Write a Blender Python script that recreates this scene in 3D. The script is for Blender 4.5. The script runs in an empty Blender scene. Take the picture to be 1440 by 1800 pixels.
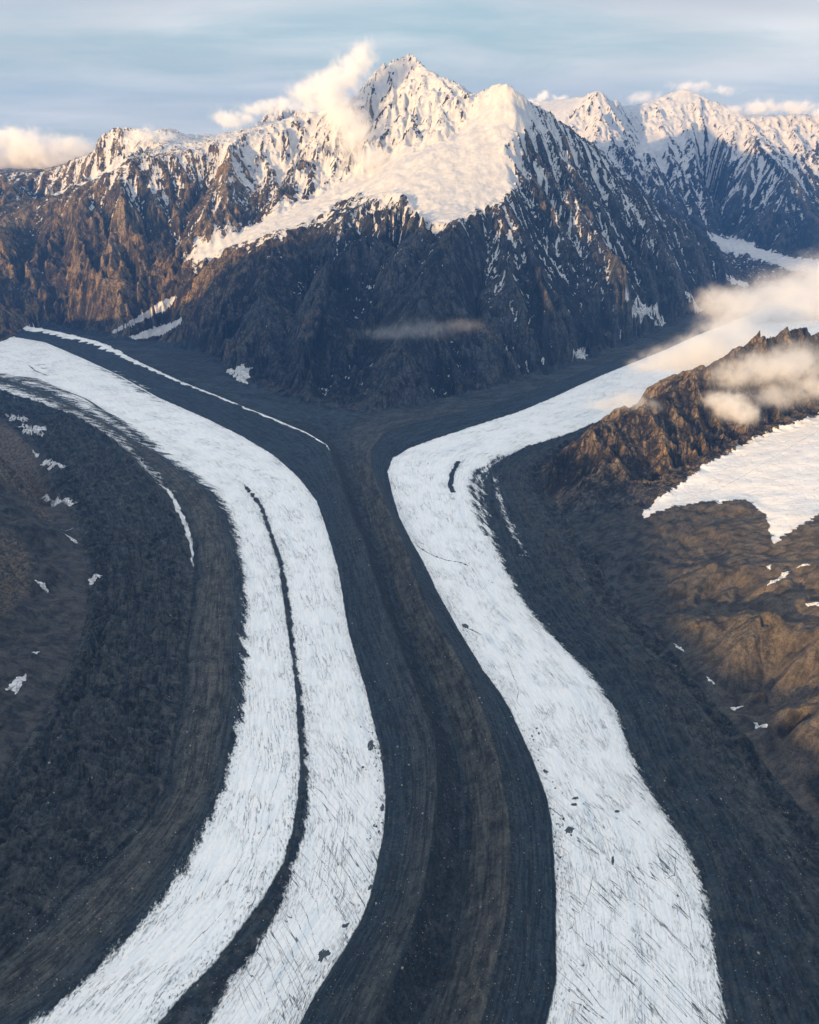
import bpy, bmesh, math, random
import numpy as np
from mathutils import Vector

random.seed(7)
rng = np.random.default_rng(7)
C = bpy.context.scene.collection
scene = bpy.context.scene
R = math.radians
f4 = np.float32

# ------------------------------------------------------------------ camera
CAM_H, PITCH, FPX = 1500.0, R(26.5), 1285.0          # metres, down, focal length in photo pixels
cam = bpy.data.cameras.new('camera')
cam_o = bpy.data.objects.new('camera', cam); C.objects.link(cam_o)
cam.sensor_fit = 'VERTICAL'; cam.sensor_height = 24.0
cam.lens = 24.0 * FPX / 1800.0
cam.clip_start = 1.0; cam.clip_end = 90000.0
cam_o.location = (0, 0, CAM_H); cam_o.rotation_euler = (math.pi / 2 - PITCH, 0, 0)
scene.camera = cam_o

# ------------------------------------------------------------------ sun, sky, exposure
SUN_EL = R(4.6)
SUN_XY = np.array([-0.70, -0.714]); SUN_XY /= np.linalg.norm(SUN_XY)      # towards the sun
sun = bpy.data.lights.new('sun', 'SUN'); sun.energy = 5.0; sun.angle = R(0.7)
sun.color = (1.0, 0.61, 0.25)
sun_o = bpy.data.objects.new('sun', sun); C.objects.link(sun_o)
sd = Vector((SUN_XY[0] * math.cos(SUN_EL), SUN_XY[1] * math.cos(SUN_EL), math.sin(SUN_EL)))
sun_o.rotation_euler = sd.to_track_quat('Z', 'Y').to_euler()
sun_o.location = (-3000, -3000, 4000)

scene.view_settings.view_transform = 'Standard'
scene.view_settings.look = 'None'
scene.view_settings.gamma = 1.0
scene.view_settings.use_curve_mapping = False
scene.view_settings.exposure = 0.95
scene.cycles.volume_bounces = 8
scene.cycles.max_bounces = 10
scene.cycles.use_denoising = True
scene.cycles.volume_max_steps = 256


class NT:
    """small helper round a node tree"""
    def __init__(s, tree):
        s.t = tree; s.n = tree.nodes; s.l = tree.links
    def node(s, typ, **kw):
        n = s.n.new(typ)
        for k, v in kw.items(): setattr(n, k, v)
        return n
    def put(s, sock, v):
        if isinstance(v, bpy.types.NodeSocket): s.l.new(v, sock)
        elif v is not None:
            if hasattr(sock.default_value, '__len__'):
                if not hasattr(v, '__len__'): v = (v,) * len(sock.default_value)
                elif len(sock.default_value) == 4 and len(v) == 3: v = (*v, 1)
            sock.default_value = v
    def m(s, op, a, b=None, c=None, clamp=False):
        n = s.node('ShaderNodeMath', operation=op, use_clamp=clamp)
        for i, v in enumerate((a, b, c)):
            if v is not None: s.put(n.inputs[i], v)
        return n.outputs[0]
    def vm(s, op, a, b=None):
        n = s.node('ShaderNodeVectorMath', operation=op)
        s.put(n.inputs[0], a)
        if b is not None: s.put(n.inputs[1], b)
        return n.outputs['Value'] if op in ('LENGTH', 'DOT_PRODUCT') else n.outputs[0]
    def ss(s, v, lo, hi):
        n = s.node('ShaderNodeMapRange', interpolation_type='SMOOTHSTEP')
        s.put(n.inputs[0], v); s.put(n.inputs[1], lo); s.put(n.inputs[2], hi)
        return n.outputs[0]
    def noise(s, vec, scale, detail=4, rough=0.55, dist=0.0, dims='3D', out=0):
        n = s.node('ShaderNodeTexNoise', noise_dimensions=dims)
        s.put(n.inputs['Vector'], vec); s.put(n.inputs['Scale'], scale)
        s.put(n.inputs['Detail'], detail); s.put(n.inputs['Roughness'], rough); s.put(n.inputs['Distortion'], dist)
        return n.outputs[out]
    def voro(s, vec, scale, feature='F1', out='Distance', rnd=1.0):
        n = s.node('ShaderNodeTexVoronoi', feature=feature)
        s.put(n.inputs['Vector'], vec); s.put(n.inputs['Scale'], scale); s.put(n.inputs['Randomness'], rnd)
        return n.outputs[out]
    def mix(s, f, a, b):
        n = s.node('ShaderNodeMix', data_type='RGBA')
        s.put(n.inputs[0], f); s.put(n.inputs[6], a); s.put(n.inputs[7], b)
        return n.outputs[2]
    def attr(s, name, vec=False):
        n = s.node('ShaderNodeAttribute', attribute_name=name)
        return n.outputs['Vector'] if vec else n.outputs['Fac']
    def xyz(s, v):
        n = s.node('ShaderNodeSeparateXYZ'); s.put(n.inputs[0], v); return n.outputs
    def comb(s, x, y, z=0.0):
        n = s.node('ShaderNodeCombineXYZ')
        for i, v in enumerate((x, y, z)): s.put(n.inputs[i], v)
        return n.outputs[0]


world = bpy.data.worlds.new("World"); scene.world = world; world.use_nodes = True
W = NT(world.node_tree)
bg = W.n['Background']
sky = W.node('ShaderNodeTexSky', sky_type='NISHITA', sun_disc=False)
sky.sun_elevation = SUN_EL
sky.sun_rotation = math.atan2(SUN_XY[0], SUN_XY[1])
sky.altitude = 1500; sky.air_density = 1.0; sky.dust_density = 1.2; sky.ozone_density = 2.0
tc = W.node('ShaderNodeTexCoord').outputs['Generated']
dx, dy_, dz_ = W.xyz(tc)
den = W.m('ADD', W.m("MAXIMUM", dz_, 0.0), 0.11)
pl = W.comb(W.m('DIVIDE', dx, den), W.m('DIVIDE', dy_, den))
rotn = W.node('ShaderNodeMapping'); W.put(rotn.inputs[0], W.comb(*W.xyz(pl)[:2], 0.0))
rotn.inputs['Rotation'].default_value = (0, 0, R(-7)); rotn.inputs['Scale'].default_value = (0.25, 0.40, 1)
rotn.inputs['Location'].default_value = (0, 0, 13.6)  # cloud pattern shifted so the sky out of view is brighter, lighting the ice
n1 = W.noise(rotn.outputs[0], 1.0, 6, 0.55, 0.4)
n2 = W.noise(rotn.outputs[0], 3.1, 5, 0.6, 0.6)
cov = W.m('ADD', W.m('MULTIPLY', n1, 0.66), W.m('MULTIPLY', n2, 0.34))
cmask = W.ss(cov, 0.33, 0.60)
thick = W.ss(W.noise(rotn.outputs[0], 0.7, 4, 0.5, 0.2), 0.50, 0.66)
ccol = W.mix(thick, (9.8, 9.5, 9.1), (5.6, 5.7, 6.1))
blue = W.vm('ADD', W.vm('MULTIPLY', sky.outputs[0], (0.34, 0.27, 0.17)), (3.0, 4.5, 5.2))
skycol = W.mix(W.m('MULTIPLY', cmask, 0.9), blue, ccol)
skycol = W.mix(W.m('MULTIPLY', W.ss(dz_, 0.17, 0.0), 0.62), skycol, (6.0, 5.8, 5.2))
W.put(bg.inputs[0], skycol); bg.inputs[1].default_value = 0.060

# ------------------------------------------------------------------ image <-> world
SP, CP = math.sin(PITCH), math.cos(PITCH)

def ray(px, py):
    u = (np.asarray(px, float) - 720) / FPX; v = (900 - np.asarray(py, float)) / FPX
    return u, CP + v * SP, -SP + v * CP

def PY(px, py, Y):
    dx, dy, dz = ray(px, py); t = Y / dy
    return (float(dx * t), float(Y), float(CAM_H + dz * t))

def PZ(px, py, z=0.0):
    dx, dy, dz = ray(px, py); t = (z - CAM_H) / dz
    return (float(dx * t), float(dy * t), float(z))

def project(X, Y, Z):
    d = Y * CP - (Z - CAM_H) * SP
    up = Y * SP + (Z - CAM_H) * CP
    d = np.maximum(d, 1.0)
    return 720 + FPX * X / d, 900 - FPX * up / d

# ------------------------------------------------------------------ noise
_ang = rng.random(4096) * 2 * math.pi
GXT, GYT = np.cos(_ang).astype(f4), np.sin(_ang).astype(f4)
JT = rng.random((4096, 2)).astype(f4)

def hsh(i, j, seed):
    h = i.astype(np.uint32) * np.uint32(374761393) + j.astype(np.uint32) * np.uint32(668265263) + np.uint32((seed * 2246822519) & 0xffffffff)
    h = (h ^ (h >> np.uint32(13))) * np.uint32(1274126177)
    return (h ^ (h >> np.uint32(16))) & np.uint32(4095)

def perlin(x, y, seed=0):
    x = np.asarray(x, f4); y = np.asarray(y, f4)
    xi = np.floor(x); yi = np.floor(y); fx = x - xi; fy = y - yi
    xi = xi.astype(np.int64); yi = yi.astype(np.int64)
    u = fx * fx * fx * (fx * (fx * 6 - 15) + 10); v = fy * fy * fy * (fy * (fy * 6 - 15) + 10)
    def g(a, b):
        h = hsh(xi + a, yi + b, seed); return GXT[h] * (fx - a) + GYT[h] * (fy - b)
    a = g(0, 0); b = g(1, 0); a = a + u * (b - a)
    c = g(0, 1); d = g(1, 1); c = c + u * (d - c)
    return (a + v * (c - a)) * 1.5

def fbm(x, y, seed=0, o=4, gain=0.5):
    r = 0; a = 1.0; f = 1.0
    for k in range(o):
        r = r + a * perlin(x * f, y * f, seed + k * 17); a *= gain; f *= 2.03
    return r

def ridged(x, y, seed=0, o=4, gain=0.5):
    r = 0; a = 1.0; f = 1.0
    for k in range(o):
        r = r + a * (1 - 2 * np.abs(perlin(x * f, y * f, seed + k * 17))); a *= gain; f *= 2.03
    return r

def gully(x, y, gx, gy, freq, seed):
    """stripes that run down the slope (gx, gy): returns profile and its derivative along the side direction"""
    g = np.sqrt(gx * gx + gy * gy) + 1e-5
    sx, sy = (-gy / g), (gx / g)
    px = x * f4(freq); py = y * f4(freq)
    ix = np.floor(px); iy = np.floor(py); fx = px - ix; fy = py - iy
    ix = ix.astype(np.int64); iy = iy.astype(np.int64)
    c = np.zeros_like(px); s = np.zeros_like(px); w = np.zeros_like(px)
    for a in (-1, 0, 1):
        for b in (-1, 0, 1):
            h = hsh(ix + a, iy + b, seed)
            ddx = fx - a - JT[h, 0]; ddy = fy - b - JT[h, 1]
            ww = np.exp(-2.2 * (ddx * ddx + ddy * ddy))
            ph = (ddx * sx + ddy * sy) * f4(2 * math.pi)
            c += ww * np.cos(ph); s += ww * np.sin(ph); w += ww
    m = np.sqrt(c * c + s * s) + 1e-4
    k = np.minimum(1.0, m / w * 2.2) / m
    return c * k, s * k, sx, sy

def sstep(lo, hi, v):
    t = np.clip((v - lo) / (hi - lo), 0, 1); return t * t * (3 - 2 * t)

# ------------------------------------------------------------------ flow lines of the glaciers (traced once, kept on the valley floor)
def line(pts, z=0.0):
    w = np.array([PZ(x, y, z) for x, y in pts]); o = np.argsort(w[:, 1]); return w[o]

LHILL = line([(-200, 700), (0, 735), (60, 790), (100, 860), (135, 940), (155, 1020), (150, 1090), (125, 1170), (70, 1270), (0, 1370), (-120, 1500), (-300, 1650), (-500, 1800)])
CRESTL = line([(-150, 640), (0, 685), (80, 712), (160, 745), (220, 785), (265, 830), (300, 868), (325, 915), (340, 960), (340, 1010), (333, 1080), (324, 1150), (316, 1230), (305, 1290), (298, 1340), (288, 1390), (255, 1440), (200, 1498), (125, 1565), (75, 1620), (0, 1680), (-120, 1760), (-220, 1800), (-400, 1900)])
ICEAL = line([(-200, 625), (0, 662), (90, 690), (150, 722), (215, 758), (285, 800), (335, 835), (372, 862), (402, 903), (415, 950), (426, 1000), (430, 1050), (428, 1100), (426, 1150), (428, 1200), (420, 1250), (410, 1310), (390, 1390), (352, 1465), (318, 1530), (268, 1595), (218, 1650), (162, 1710), (105, 1758), (55, 1800), (-60, 1900)])
MEDL = line([(-200, 585), (0, 625), (150, 700), (260, 752), (340, 792), (380, 812), (420, 846), (455, 890), (471, 935), (488, 985), (496, 1035), (503, 1085), (512, 1150), (520, 1210), (524, 1290), (528, 1350), (524, 1400), (514, 1460), (498, 1515), (462, 1580), (424, 1630), (378, 1690), (328, 1740), (276, 1800), (180, 1900)])
MEDR = line([(-200, 583), (0, 623), (150, 697), (260, 750), (342, 791), (388, 812), (430, 847), (463, 889), (479, 935), (496, 985), (505, 1035), (511, 1085), (519, 1150), (527, 1210), (534, 1290), (540, 1350), (538, 1400), (532, 1460), (517, 1515), (497, 1580), (468, 1630), (432, 1690), (398, 1740), (352, 1800), (280, 1900)])
ICEBR = line([(-200, 560), (0, 588), (80, 602), (150, 632), (210, 660), (280, 700), (365, 737), (425, 767), (480, 800), (515, 830), (535, 852), (557, 882), (571, 920), (583, 960), (595, 1005), (603, 1050), (608, 1085), (618, 1130), (632, 1175), (645, 1220), (654, 1260), (666, 1305), (673, 1345), (678, 1400), (675, 1460), (663, 1525), (650, 1580), (630, 1628), (598, 1682), (560, 1740), (528, 1800), (470, 1900)])
CREST1 = line([(-200, 545), (0, 571), (100, 589), (175, 608), (250, 647), (320, 681), (400, 714), (470, 745), (540, 775), (575, 797), (588, 825), (598, 856), (615, 915), (638, 965), (655, 1025), (675, 1085), (700, 1150), (718, 1200), (742, 1260), (760, 1310), (766, 1350), (767, 1425), (760, 1500), (750, 1560), (740, 1610), (722, 1660), (686, 1755), (668, 1800), (630, 1900)])
CREST2 = line([(1500, 475), (1290, 545), (1180, 600), (1080, 640), (980, 680), (880, 718), (800, 738), (720, 758), (675, 775), (652, 805), (652, 830), (664, 865), (690, 925), (717, 990), (735, 1045), (757, 1095), (796, 1160), (821, 1210), (845, 1265), (862, 1310), (876, 1365), (890, 1440), (895, 1510), (892, 1600), (880, 1670), (865, 1740), (850, 1800), (820, 1900)])
ICEFL = line([(1600, 450), (1440, 500), (1300, 560), (1220, 592), (1170, 615), (1120, 635), (1070, 655), (1020, 677), (970, 700), (910, 725), (840, 747), (770, 770), (722, 787), (690, 806), (681, 830), (690, 870), (702, 910), (722, 950), (745, 990), (766, 1035), (786, 1072), (812, 1118), (850, 1180), (880, 1220), (900, 1255), (920, 1300), (940, 1345), (960, 1400), (970, 1450), (973, 1500), (977, 1560), (977, 1640), (977, 1725), (970, 1760), (960, 1800), (930, 1900)])
ICEFR = line([(1800, 520), (1500, 585), (1400, 612), (1300, 645), (1245, 664), (1195, 686), (1080, 732), (1000, 765), (920, 790), (885, 806), (862, 822), (850, 850), (853, 880), (858, 915), (872, 955), (888, 998), (910, 1040), (936, 1077), (976, 1122), (1016, 1162), (1046, 1197), (1076, 1237), (1100, 1292), (1118, 1345), (1146, 1392), (1171, 1432), (1205, 1482), (1222, 1527), (1241, 1582), (1256, 1652), (1270, 1740), (1282, 1800), (1300, 1900)])
RFOOT = line([(1900, 525), (1500, 595), (1400, 620), (1300, 652), (1245, 672), (1195, 694), (1090, 745), (1010, 782), (950, 830), (960, 870), (1010, 930), (1050, 990), (1100, 1070), (1180, 1150), (1250, 1230), (1330, 1330), (1400, 1420), (1500, 1520), (1640, 1650), (1800, 1800), (1900, 1900)])
VLEFT = line([(640, 724), (560, 716), (480, 692), (400, 656), (345, 615), (260, 600), (200, 594), (130, 580), (60, 574), (0, 561), (-200, 535)], 0)
VRIGHT = line([(640, 724), (720, 714), (800, 697), (900, 672), (1000, 640), (1080, 612), (1150, 580), (1220, 553), (1280, 515), (1300, 498), (1318, 480)], 0)
APEX_Y = VLEFT[0, 1]
BOUNDS = [LHILL, CRESTL, ICEAL, MEDL, MEDR, ICEBR, CREST1, CREST2, ICEFL, ICEFR, RFOOT]
CVAL = np.cumsum([0, 350, 150, 110, 12, 150, 110, 110, 90, 300, 260]).astype(float)      # lateral coordinate, metres

def bx(L, Y): return np.interp(Y, L[:, 1], L[:, 0])

def arclen(L, Y):
    s = np.concatenate([[0], np.cumsum(np.hypot(np.diff(L[:, 0]), np.diff(L[:, 1])))])
    return np.interp(Y, L[:, 1], s)

# ------------------------------------------------------------------ skeleton of the land: ridges, gullies, benches
CREST_TAG = {}
CON = []          # polylines of (X, Y, Z)
def ridge(*p):
    CON.append([PY(*q) for q in p])
    if len(p) > 10: CREST_TAG[id(CON[-1])] = 'crest'
def atz(*p): CON.append([PZ(*q) for q in p])
def wpts(*p): CON.append([tuple(map(float, q)) for q in p])

# main massif
ridge((722, 98, 8600), (706, 104, 8600), (690, 108, 8600), (672, 118, 8600), (655, 133, 8560), (642, 150, 8530), (630, 172, 8500), (600, 192, 8550), (560, 199, 8600), (525, 206, 8600), (480, 222, 8500), (440, 236, 8350), (415, 245, 8250), (380, 254, 8200), (345, 270, 8100), (300, 277, 8000), (250, 277, 7900), (230, 285, 7850), (210, 297, 7800), (190, 312, 7750), (175, 322, 7700), (150, 335, 7700), (120, 345, 7800), (65, 355, 7900), (32, 372, 7950), (0, 392, 8000), (-100, 400, 8000))
ridge((722, 98, 8600), (735, 107, 8550), (748, 122, 8480), (770, 138, 8380), (790, 146, 8280), (808, 150, 8200), (816, 163, 8120), (830, 172, 8020), (842, 170, 7950), (858, 158, 7750), (872, 151, 7600), (885, 149, 7500), (900, 155, 7480), (915, 168, 7500), (935, 187, 7600), (970, 206, 7750), (1000, 226, 7900), (1040, 256, 8050), (1090, 306, 8250), (1145, 356, 8450), (1190, 386, 8600), (1235, 411, 8750), (1267, 446, 8850), (1285, 481, 8900), (1305, 502, 8800))
# snow dome, its front spur and west lip
ridge((885, 149, 7500), (905, 190, 7330), (900, 230, 7150), (882, 265, 6950), (890, 295, 6780), (905, 325, 6620), (895, 360, 6380), (850, 378, 6120), (800, 396, 5880), (780, 435, 5660), (760, 480, 5430), (738, 530, 5180), (720, 580, 4950), (703, 630, 4760), (690, 675, 4620))
ridge((850, 215, 7350), (800, 250, 7200), (740, 275, 7100), (690, 300, 7050), (655, 330, 6980))
ridge((830, 300, 6800), (760, 320, 6720), (700, 340, 6650), (640, 348, 6880), (600, 372, 6720), (560, 395, 6580), (520, 405, 6520), (480, 417, 6450), (440, 440, 6400), (400, 470, 6330), (365, 515, 6230), (335, 560, 6130), (325, 585, 6080))
ridge((770, 392, 6000), (720, 385, 6150), (680, 372, 6350))
# hanging glacier trough
ridge((700, 262, 7750), (650, 312, 7600), (590, 345, 7400), (500, 388, 7130), (420, 428, 6950), (340, 462, 6830), (305, 500, 6740), (285, 525, 6690), (245, 570, 6500))
# front face spurs and gullies
ridge((640, 348, 6880), (620, 400, 6380), (600, 450, 5980), (580, 505, 5620), (560, 560, 5290), (545, 610, 5030), (530, 665, 4830))
ridge((895, 360, 6380), (915, 405, 6160), (932, 450, 5950), (950, 500, 5720), (962, 550, 5490), (965, 600, 5300), (960, 640, 5160))
ridge((980, 250, 7650), (1000, 330, 7180), (1030, 380, 6920), (1055, 425, 6680), (1080, 470, 6480), (1100, 520, 6290), (1118, 570, 6080))
ridge((480, 417, 6450), (470, 480, 6050), (455, 550, 5700), (440, 620, 5380))
ridge((700, 405, 6300), (680, 460, 5980), (660, 520, 5640), (645, 580, 5280), (630, 640, 4940), (622, 700, 4600))
ridge((860, 405, 6260), (855, 450, 6040), (850, 500, 5790), (840, 560, 5490), (830, 620, 5190), (820, 680, 4800))
ridge((955, 330, 6980), (985, 410, 6680), (1010, 480, 6340), (1030, 540, 6050), (1045, 595, 5720))
ridge((550, 430, 6480), (535, 500, 6100), (515, 570, 5680), (495, 640, 5200))
ridge((1130, 400, 7500), (1160, 460, 7150), (1190, 520, 6950))
ridge((1085, 330, 7900), (1110, 400, 7550), (1135, 470, 7050), (1150, 540, 6650))
# west wall spurs and couloirs
ridge((210, 297, 7800), (212, 330, 7620), (222, 370, 7400), (232, 420, 7160), (242, 470, 6960), (262, 520, 6760))
ridge((175, 322, 7730), (162, 345, 7700), (186, 400, 7430), (210, 452, 7180), (238, 505, 6930))
ridge((150, 335, 7700), (138, 372, 7480), (145, 420, 7220), (165, 470, 6980), (185, 520, 6760), (190, 560, 6560))
ridge((65, 355, 7900), (62, 400, 7600), (68, 450, 7300), (75, 505, 7050), (80, 550, 6850))
ridge((105, 360, 7820), (108, 410, 7560), (115, 470, 7240), (125, 530, 6930))
ridge((415, 245, 8250), (395, 300, 7900), (375, 350, 7560), (362, 400, 7250))
ridge((345, 270, 8100), (310, 330, 7760), (290, 390, 7420), (280, 450, 7100), (275, 500, 6850))
ridge((375, 275, 8120), (340, 340, 7790), (318, 400, 7420), (312, 450, 7050))
ridge((480, 222, 8500), (470, 270, 8150), (450, 330, 7760), (430, 385, 7400))
ridge((560, 199, 8600), (545, 250, 8250), (520, 310, 7850), (500, 350, 7500))
ridge((300, 277, 8000), (270, 330, 7750), (255, 400, 7400), (258, 460, 7050))
# skyline ridge west, with the flat-topped crag, and the snow ramp in front of it
ridge((-120, 320, 9300), (0, 309, 9200), (20, 307, 9200), (35, 309, 9200), (55, 305, 9200), (85, 300, 9150), (115, 290, 9100), (140, 281, 9050), (163, 272, 9000), (170, 262, 8980), (176, 244, 8960), (185, 234, 8950), (215, 226, 8950), (240, 229, 8950), (262, 234, 8960), (285, 231, 9000), (300, 228, 9050), (318, 236, 9050), (340, 250, 8950), (365, 256, 8800))
ridge((90, 340, 8300), (160, 318, 8250), (215, 290, 8350), (250, 268, 8450))
wpts((-3300, 8600, 950), (-3900, 8700, 900))
# peak behind in the cloud
ridge((370, 262, 10500), (410, 246, 10500), (435, 226, 10500), (465, 200, 10500), (480, 192, 10500), (500, 190, 10500), (520, 200, 10500), (545, 210, 10500), (600, 230, 10500))
# far range east
ridge((890, 200, 14500), (930, 184, 14600), (965, 179, 14600), (1000, 175, 14500), (1018, 172, 14100), (1026, 174, 13800), (1040, 165, 13400), (1050, 161, 13300), (1060, 168, 13300), (1075, 180, 13350), (1085, 177, 13400), (1095, 190, 13500), (1106, 200, 13700), (1125, 190, 14000), (1150, 178, 14200), (1180, 165, 14300), (1200, 157, 14300), (1230, 168, 14200), (1252, 178, 14100), (1285, 196, 13900), (1302, 207, 13700), (1330, 210, 13600), (1360, 205, 13600), (1382, 205, 13600), (1410, 203, 13600), (1440, 206, 13600), (1520, 190, 13600), (1640, 200, 13600))
ridge((1050, 161, 13300), (1060, 210, 12700), (1080, 260, 12200), (1110, 330, 11700), (1140, 372, 11300))
ridge((1106, 200, 13700), (1130, 260, 13000), (1165, 310, 12500), (1195, 350, 12100), (1225, 390, 11800), (1245, 412, 11650))
ridge((1200, 157, 14300), (1210, 210, 13600), (1220, 265, 12900), (1240, 330, 12400), (1265, 385, 11900))
ridge((1285, 196, 13900), (1310, 235, 13200), (1330, 256, 12800), (1345, 270, 12600), (1378, 310, 12150), (1400, 350, 11800), (1410, 395, 11400), (1400, 430, 11150))
ridge((1255, 215, 13700), (1275, 280, 12900), (1300, 350, 12300), (1310, 400, 11850))
ridge((1440, 206, 13600), (1435, 260, 13000), (1432, 310, 12500), (1450, 370, 11900), (1480, 420, 11300))
# far glacier floor
ridge((1252, 416, 12150), (1285, 422, 11800), (1320, 432, 11400), (1370, 448, 10900), (1420, 462, 10500), (1480, 468, 10400))
ridge((1285, 450, 11300), (1310, 470, 10800), (1350, 485, 10300))
ridge((1230, 405, 13200), (1245, 412, 12600))
wpts((5600, 10000, 0), (6500, 10000, 20), (8500, 10500, 100), (10500, 11000, 200))
wpts((5200, 9300, 0), (7000, 8800, 0), (10500, 9200, 20))
wpts((4300, 7400, 5), (5500, 8000, 30), (7000, 7600, 450), (10500, 7800, 700))
# brown ridge on the right and its shelf
ridge((1700, 560, 4200), (1560, 585, 4120), (1500, 578, 4080), (1440, 590, 4050), (1412, 583, 4020), (1385, 585, 4000), (1365, 596, 3980), (1340, 600, 3950), (1320, 612, 3900), (1300, 625, 3850), (1270, 640, 3800), (1240, 658, 3750), (1210, 672, 3700), (1180, 690, 3650), (1160, 697, 3610), (1148, 704, 3590), (1120, 716, 3550), (1085, 735, 3500), (1040, 757, 3430), (990, 792, 3340), (950, 830, 3230))
atz((1560, 690, 300), (1440, 715, 245), (1385, 735, 215), (1330, 757, 190), (1280, 780, 165), (1230, 805, 145), (1180, 835, 120), (1135, 868, 95), (1085, 900, 66), (1040, 905, 42))
atz((1135, 905, 105), (1200, 885, 128), (1300, 872, 160), (1360, 890, 190), (1440, 905, 232), (1540, 930, 290))
atz((1060, 965, 35), (1120, 990, 55), (1200, 1000, 85), (1300, 1000, 140), (1440, 1010, 215), (1560, 1030, 290))
atz((1140, 1080, 25), (1200, 1100, 55), (1300, 1105, 112), (1440, 1110, 188), (1600, 1140, 290))
atz((1240, 1190, 18), (1300, 1200, 50), (1370, 1220, 88), (1440, 1260, 118), (1600, 1330, 190))
atz((1360, 1330, 18), (1440, 1380, 50), (1600, 1480, 110))
wpts((3600, 5200, 120), (5000, 6200, 300), (9000, 6000, 900))
wpts((4200, 2500, 800), (4400, 500, 800), (4400, -2500, 800), (9000, 0, 1200))
# left hillside
atz((-150, 760, 170), (0, 800, 95), (40, 850, 55))
atz((-150, 880, 260), (0, 900, 140), (50, 910, 75), (100, 930, 25))
atz((-200, 1050, 260), (0, 1050, 125), (70, 1060, 60))
atz((-200, 1250, 170), (0, 1220, 60))
ridge((0, 790, 3900), (30, 830, 3650), (60, 880, 3350), (85, 915, 3130))
# mountains that stand left of the frame (they shade the valley) and behind the camera
SHQ = [(-6300, -4700, 4250, 150), (-5800, -4500, 3700, 420), (-5480, -4300, 3440, 1000), (-5000, -4100, 2960, 1260), (-4000, -3700, 1940, 1390), (-3500, -3650, 1280, 1420), (-3200, -3600, 900, 900), (-2950, -3600, 540, 560), (-2650, -3550, 165, 560), (-2300, -3500, -284, 640), (-1800, -3450, -950, 640), (-1500, -3400, -1325, 640), (-1100, -3350, -1840, 560), (-700, -3300, -2370, 520), (-300, -3250, -2890, 560), (300, -3100, -3590, 700), (1000, -2800, -4285, 900)]
wpts(*[(x, y, z) for _, x, y, z in SHQ])
wpts((-9000, 6500, 500), (-8000, 5000, 250), (-7500, 3000, 250), (-7500, 0, 250), (-7500, -4500, 250))
wpts((-6500, 7500, 300), (-9500, 7900, 500))
wpts((-2500, 1500, 330), (-2400, 500, 330), (-2300, -800, 300))
wpts((-9500, 10500, 1100), (-6000, 10800, 1000), (-2000, 12500, 1150), (0, 12500, 1200), (1200, 11000, 900), (2200, 10500, 600), (3200, 10300, 400))
wpts((-9500, 19500, 1380), (0, 19500, 1380), (10500, 19500, 1380))
wpts((-9500, 15500, 1250), (-4000, 15500, 1250), (0, 15800, 1350), (2500, 16500, 1500))
wpts((-1500, -5800, 0), (0, -5800, 0), (1500, -5800, 0))

# ------------------------------------------------------------------ membrane through the skeleton
GX0, GX1, GY0, GY1 = -9600.0, 10560.0, -6000.0, 19680.0

def valley_mask(X, Y):
    """True on the flat valley floor"""
    main = (X > bx(LHILL, Y)) & (X < bx(RFOOT, Y))
    hole = (Y > APEX_Y) & (X > bx(VLEFT, Y)) & (X < bx(VRIGHT, Y))
    left = X < np.interp(Y, [0, APEX_Y, 7000, 7400], [1e9, 1e9, 1e9, -1e9])
    rightarm = (X > bx(VRIGHT, Y)) & (X < bx(RFOOT, Y)) & (Y < 8700)
    far_ok = np.where(Y < 7150, True, rightarm)
    return main & ~hole & far_ok & (Y < 8700)

def solve():
    h = None
    for cell, it in ((480.0, 400), (240.0, 250), (120.0, 200), (60.0, 160), (40.0, 120)):
        nx = int(round((GX1 - GX0) / cell)) + 1; ny = int(round((GY1 - GY0) / cell)) + 1
        xs = np.linspace(GX0, GX1, nx); ys = np.linspace(GY0, GY1, ny)
        acc = np.zeros((ny, nx)); cnt = np.zeros((ny, nx))
        for pl in CON:
            P = np.array(pl)
            for a, b in zip(P[:-1], P[1:]):
                n = max(2, int(np.hypot(*(b - a)[:2]) / (cell * 0.5)) + 1)
                t = np.linspace(0, 1, n)[:, None]; q = a + (b - a) * t
                i = np.rint((q[:, 0] - GX0) / cell).astype(int); j = np.rint((q[:, 1] - GY0) / cell).astype(int)
                ok = (i >= 0) & (i < nx) & (j >= 0) & (j < ny)
                np.add.at(acc, (j[ok], i[ok]), q[ok, 2]); np.add.at(cnt, (j[ok], i[ok]), 1)
        XX, YY = np.meshgrid(xs, ys)
        vm = valley_mask(XX, YY)
        fix = (cnt > 0)
        val = np.where(fix, acc / np.maximum(cnt, 1), 0.0)
        fix |= vm; val[vm] = 0
        if h is None: h = np.full((ny, nx), 500.0)
        else:
            oy, ox = h.shape
            gx = np.linspace(0, ox - 1, nx); gy = np.linspace(0, oy - 1, ny)
            i = np.minimum(gx.astype(int), ox - 2); j = np.minimum(gy.astype(int), oy - 2)
            fx = (gx - i)[None]; fy = (gy - j)[:, None]
            h = (h[j][:, i] * (1 - fx) + h[j][:, i + 1] * fx) * (1 - fy) + (h[j + 1][:, i] * (1 - fx) + h[j + 1][:, i + 1] * fx) * fy
        for _ in range(it):
            h[fix] = val[fix]
            p = np.pad(h, 1, mode='edge')
            h = 0.25 * (p[:-2, 1:-1] + p[2:, 1:-1] + p[1:-1, :-2] + p[1:-1, 2:])
        h[fix] = 0.6 * val[fix] + 0.4 * h[fix]
        h[vm] = 0
    return h, cell

MAC, CELL = solve()
CREST_LINES = [c for c in CON if id(c) in CREST_TAG]

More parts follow.
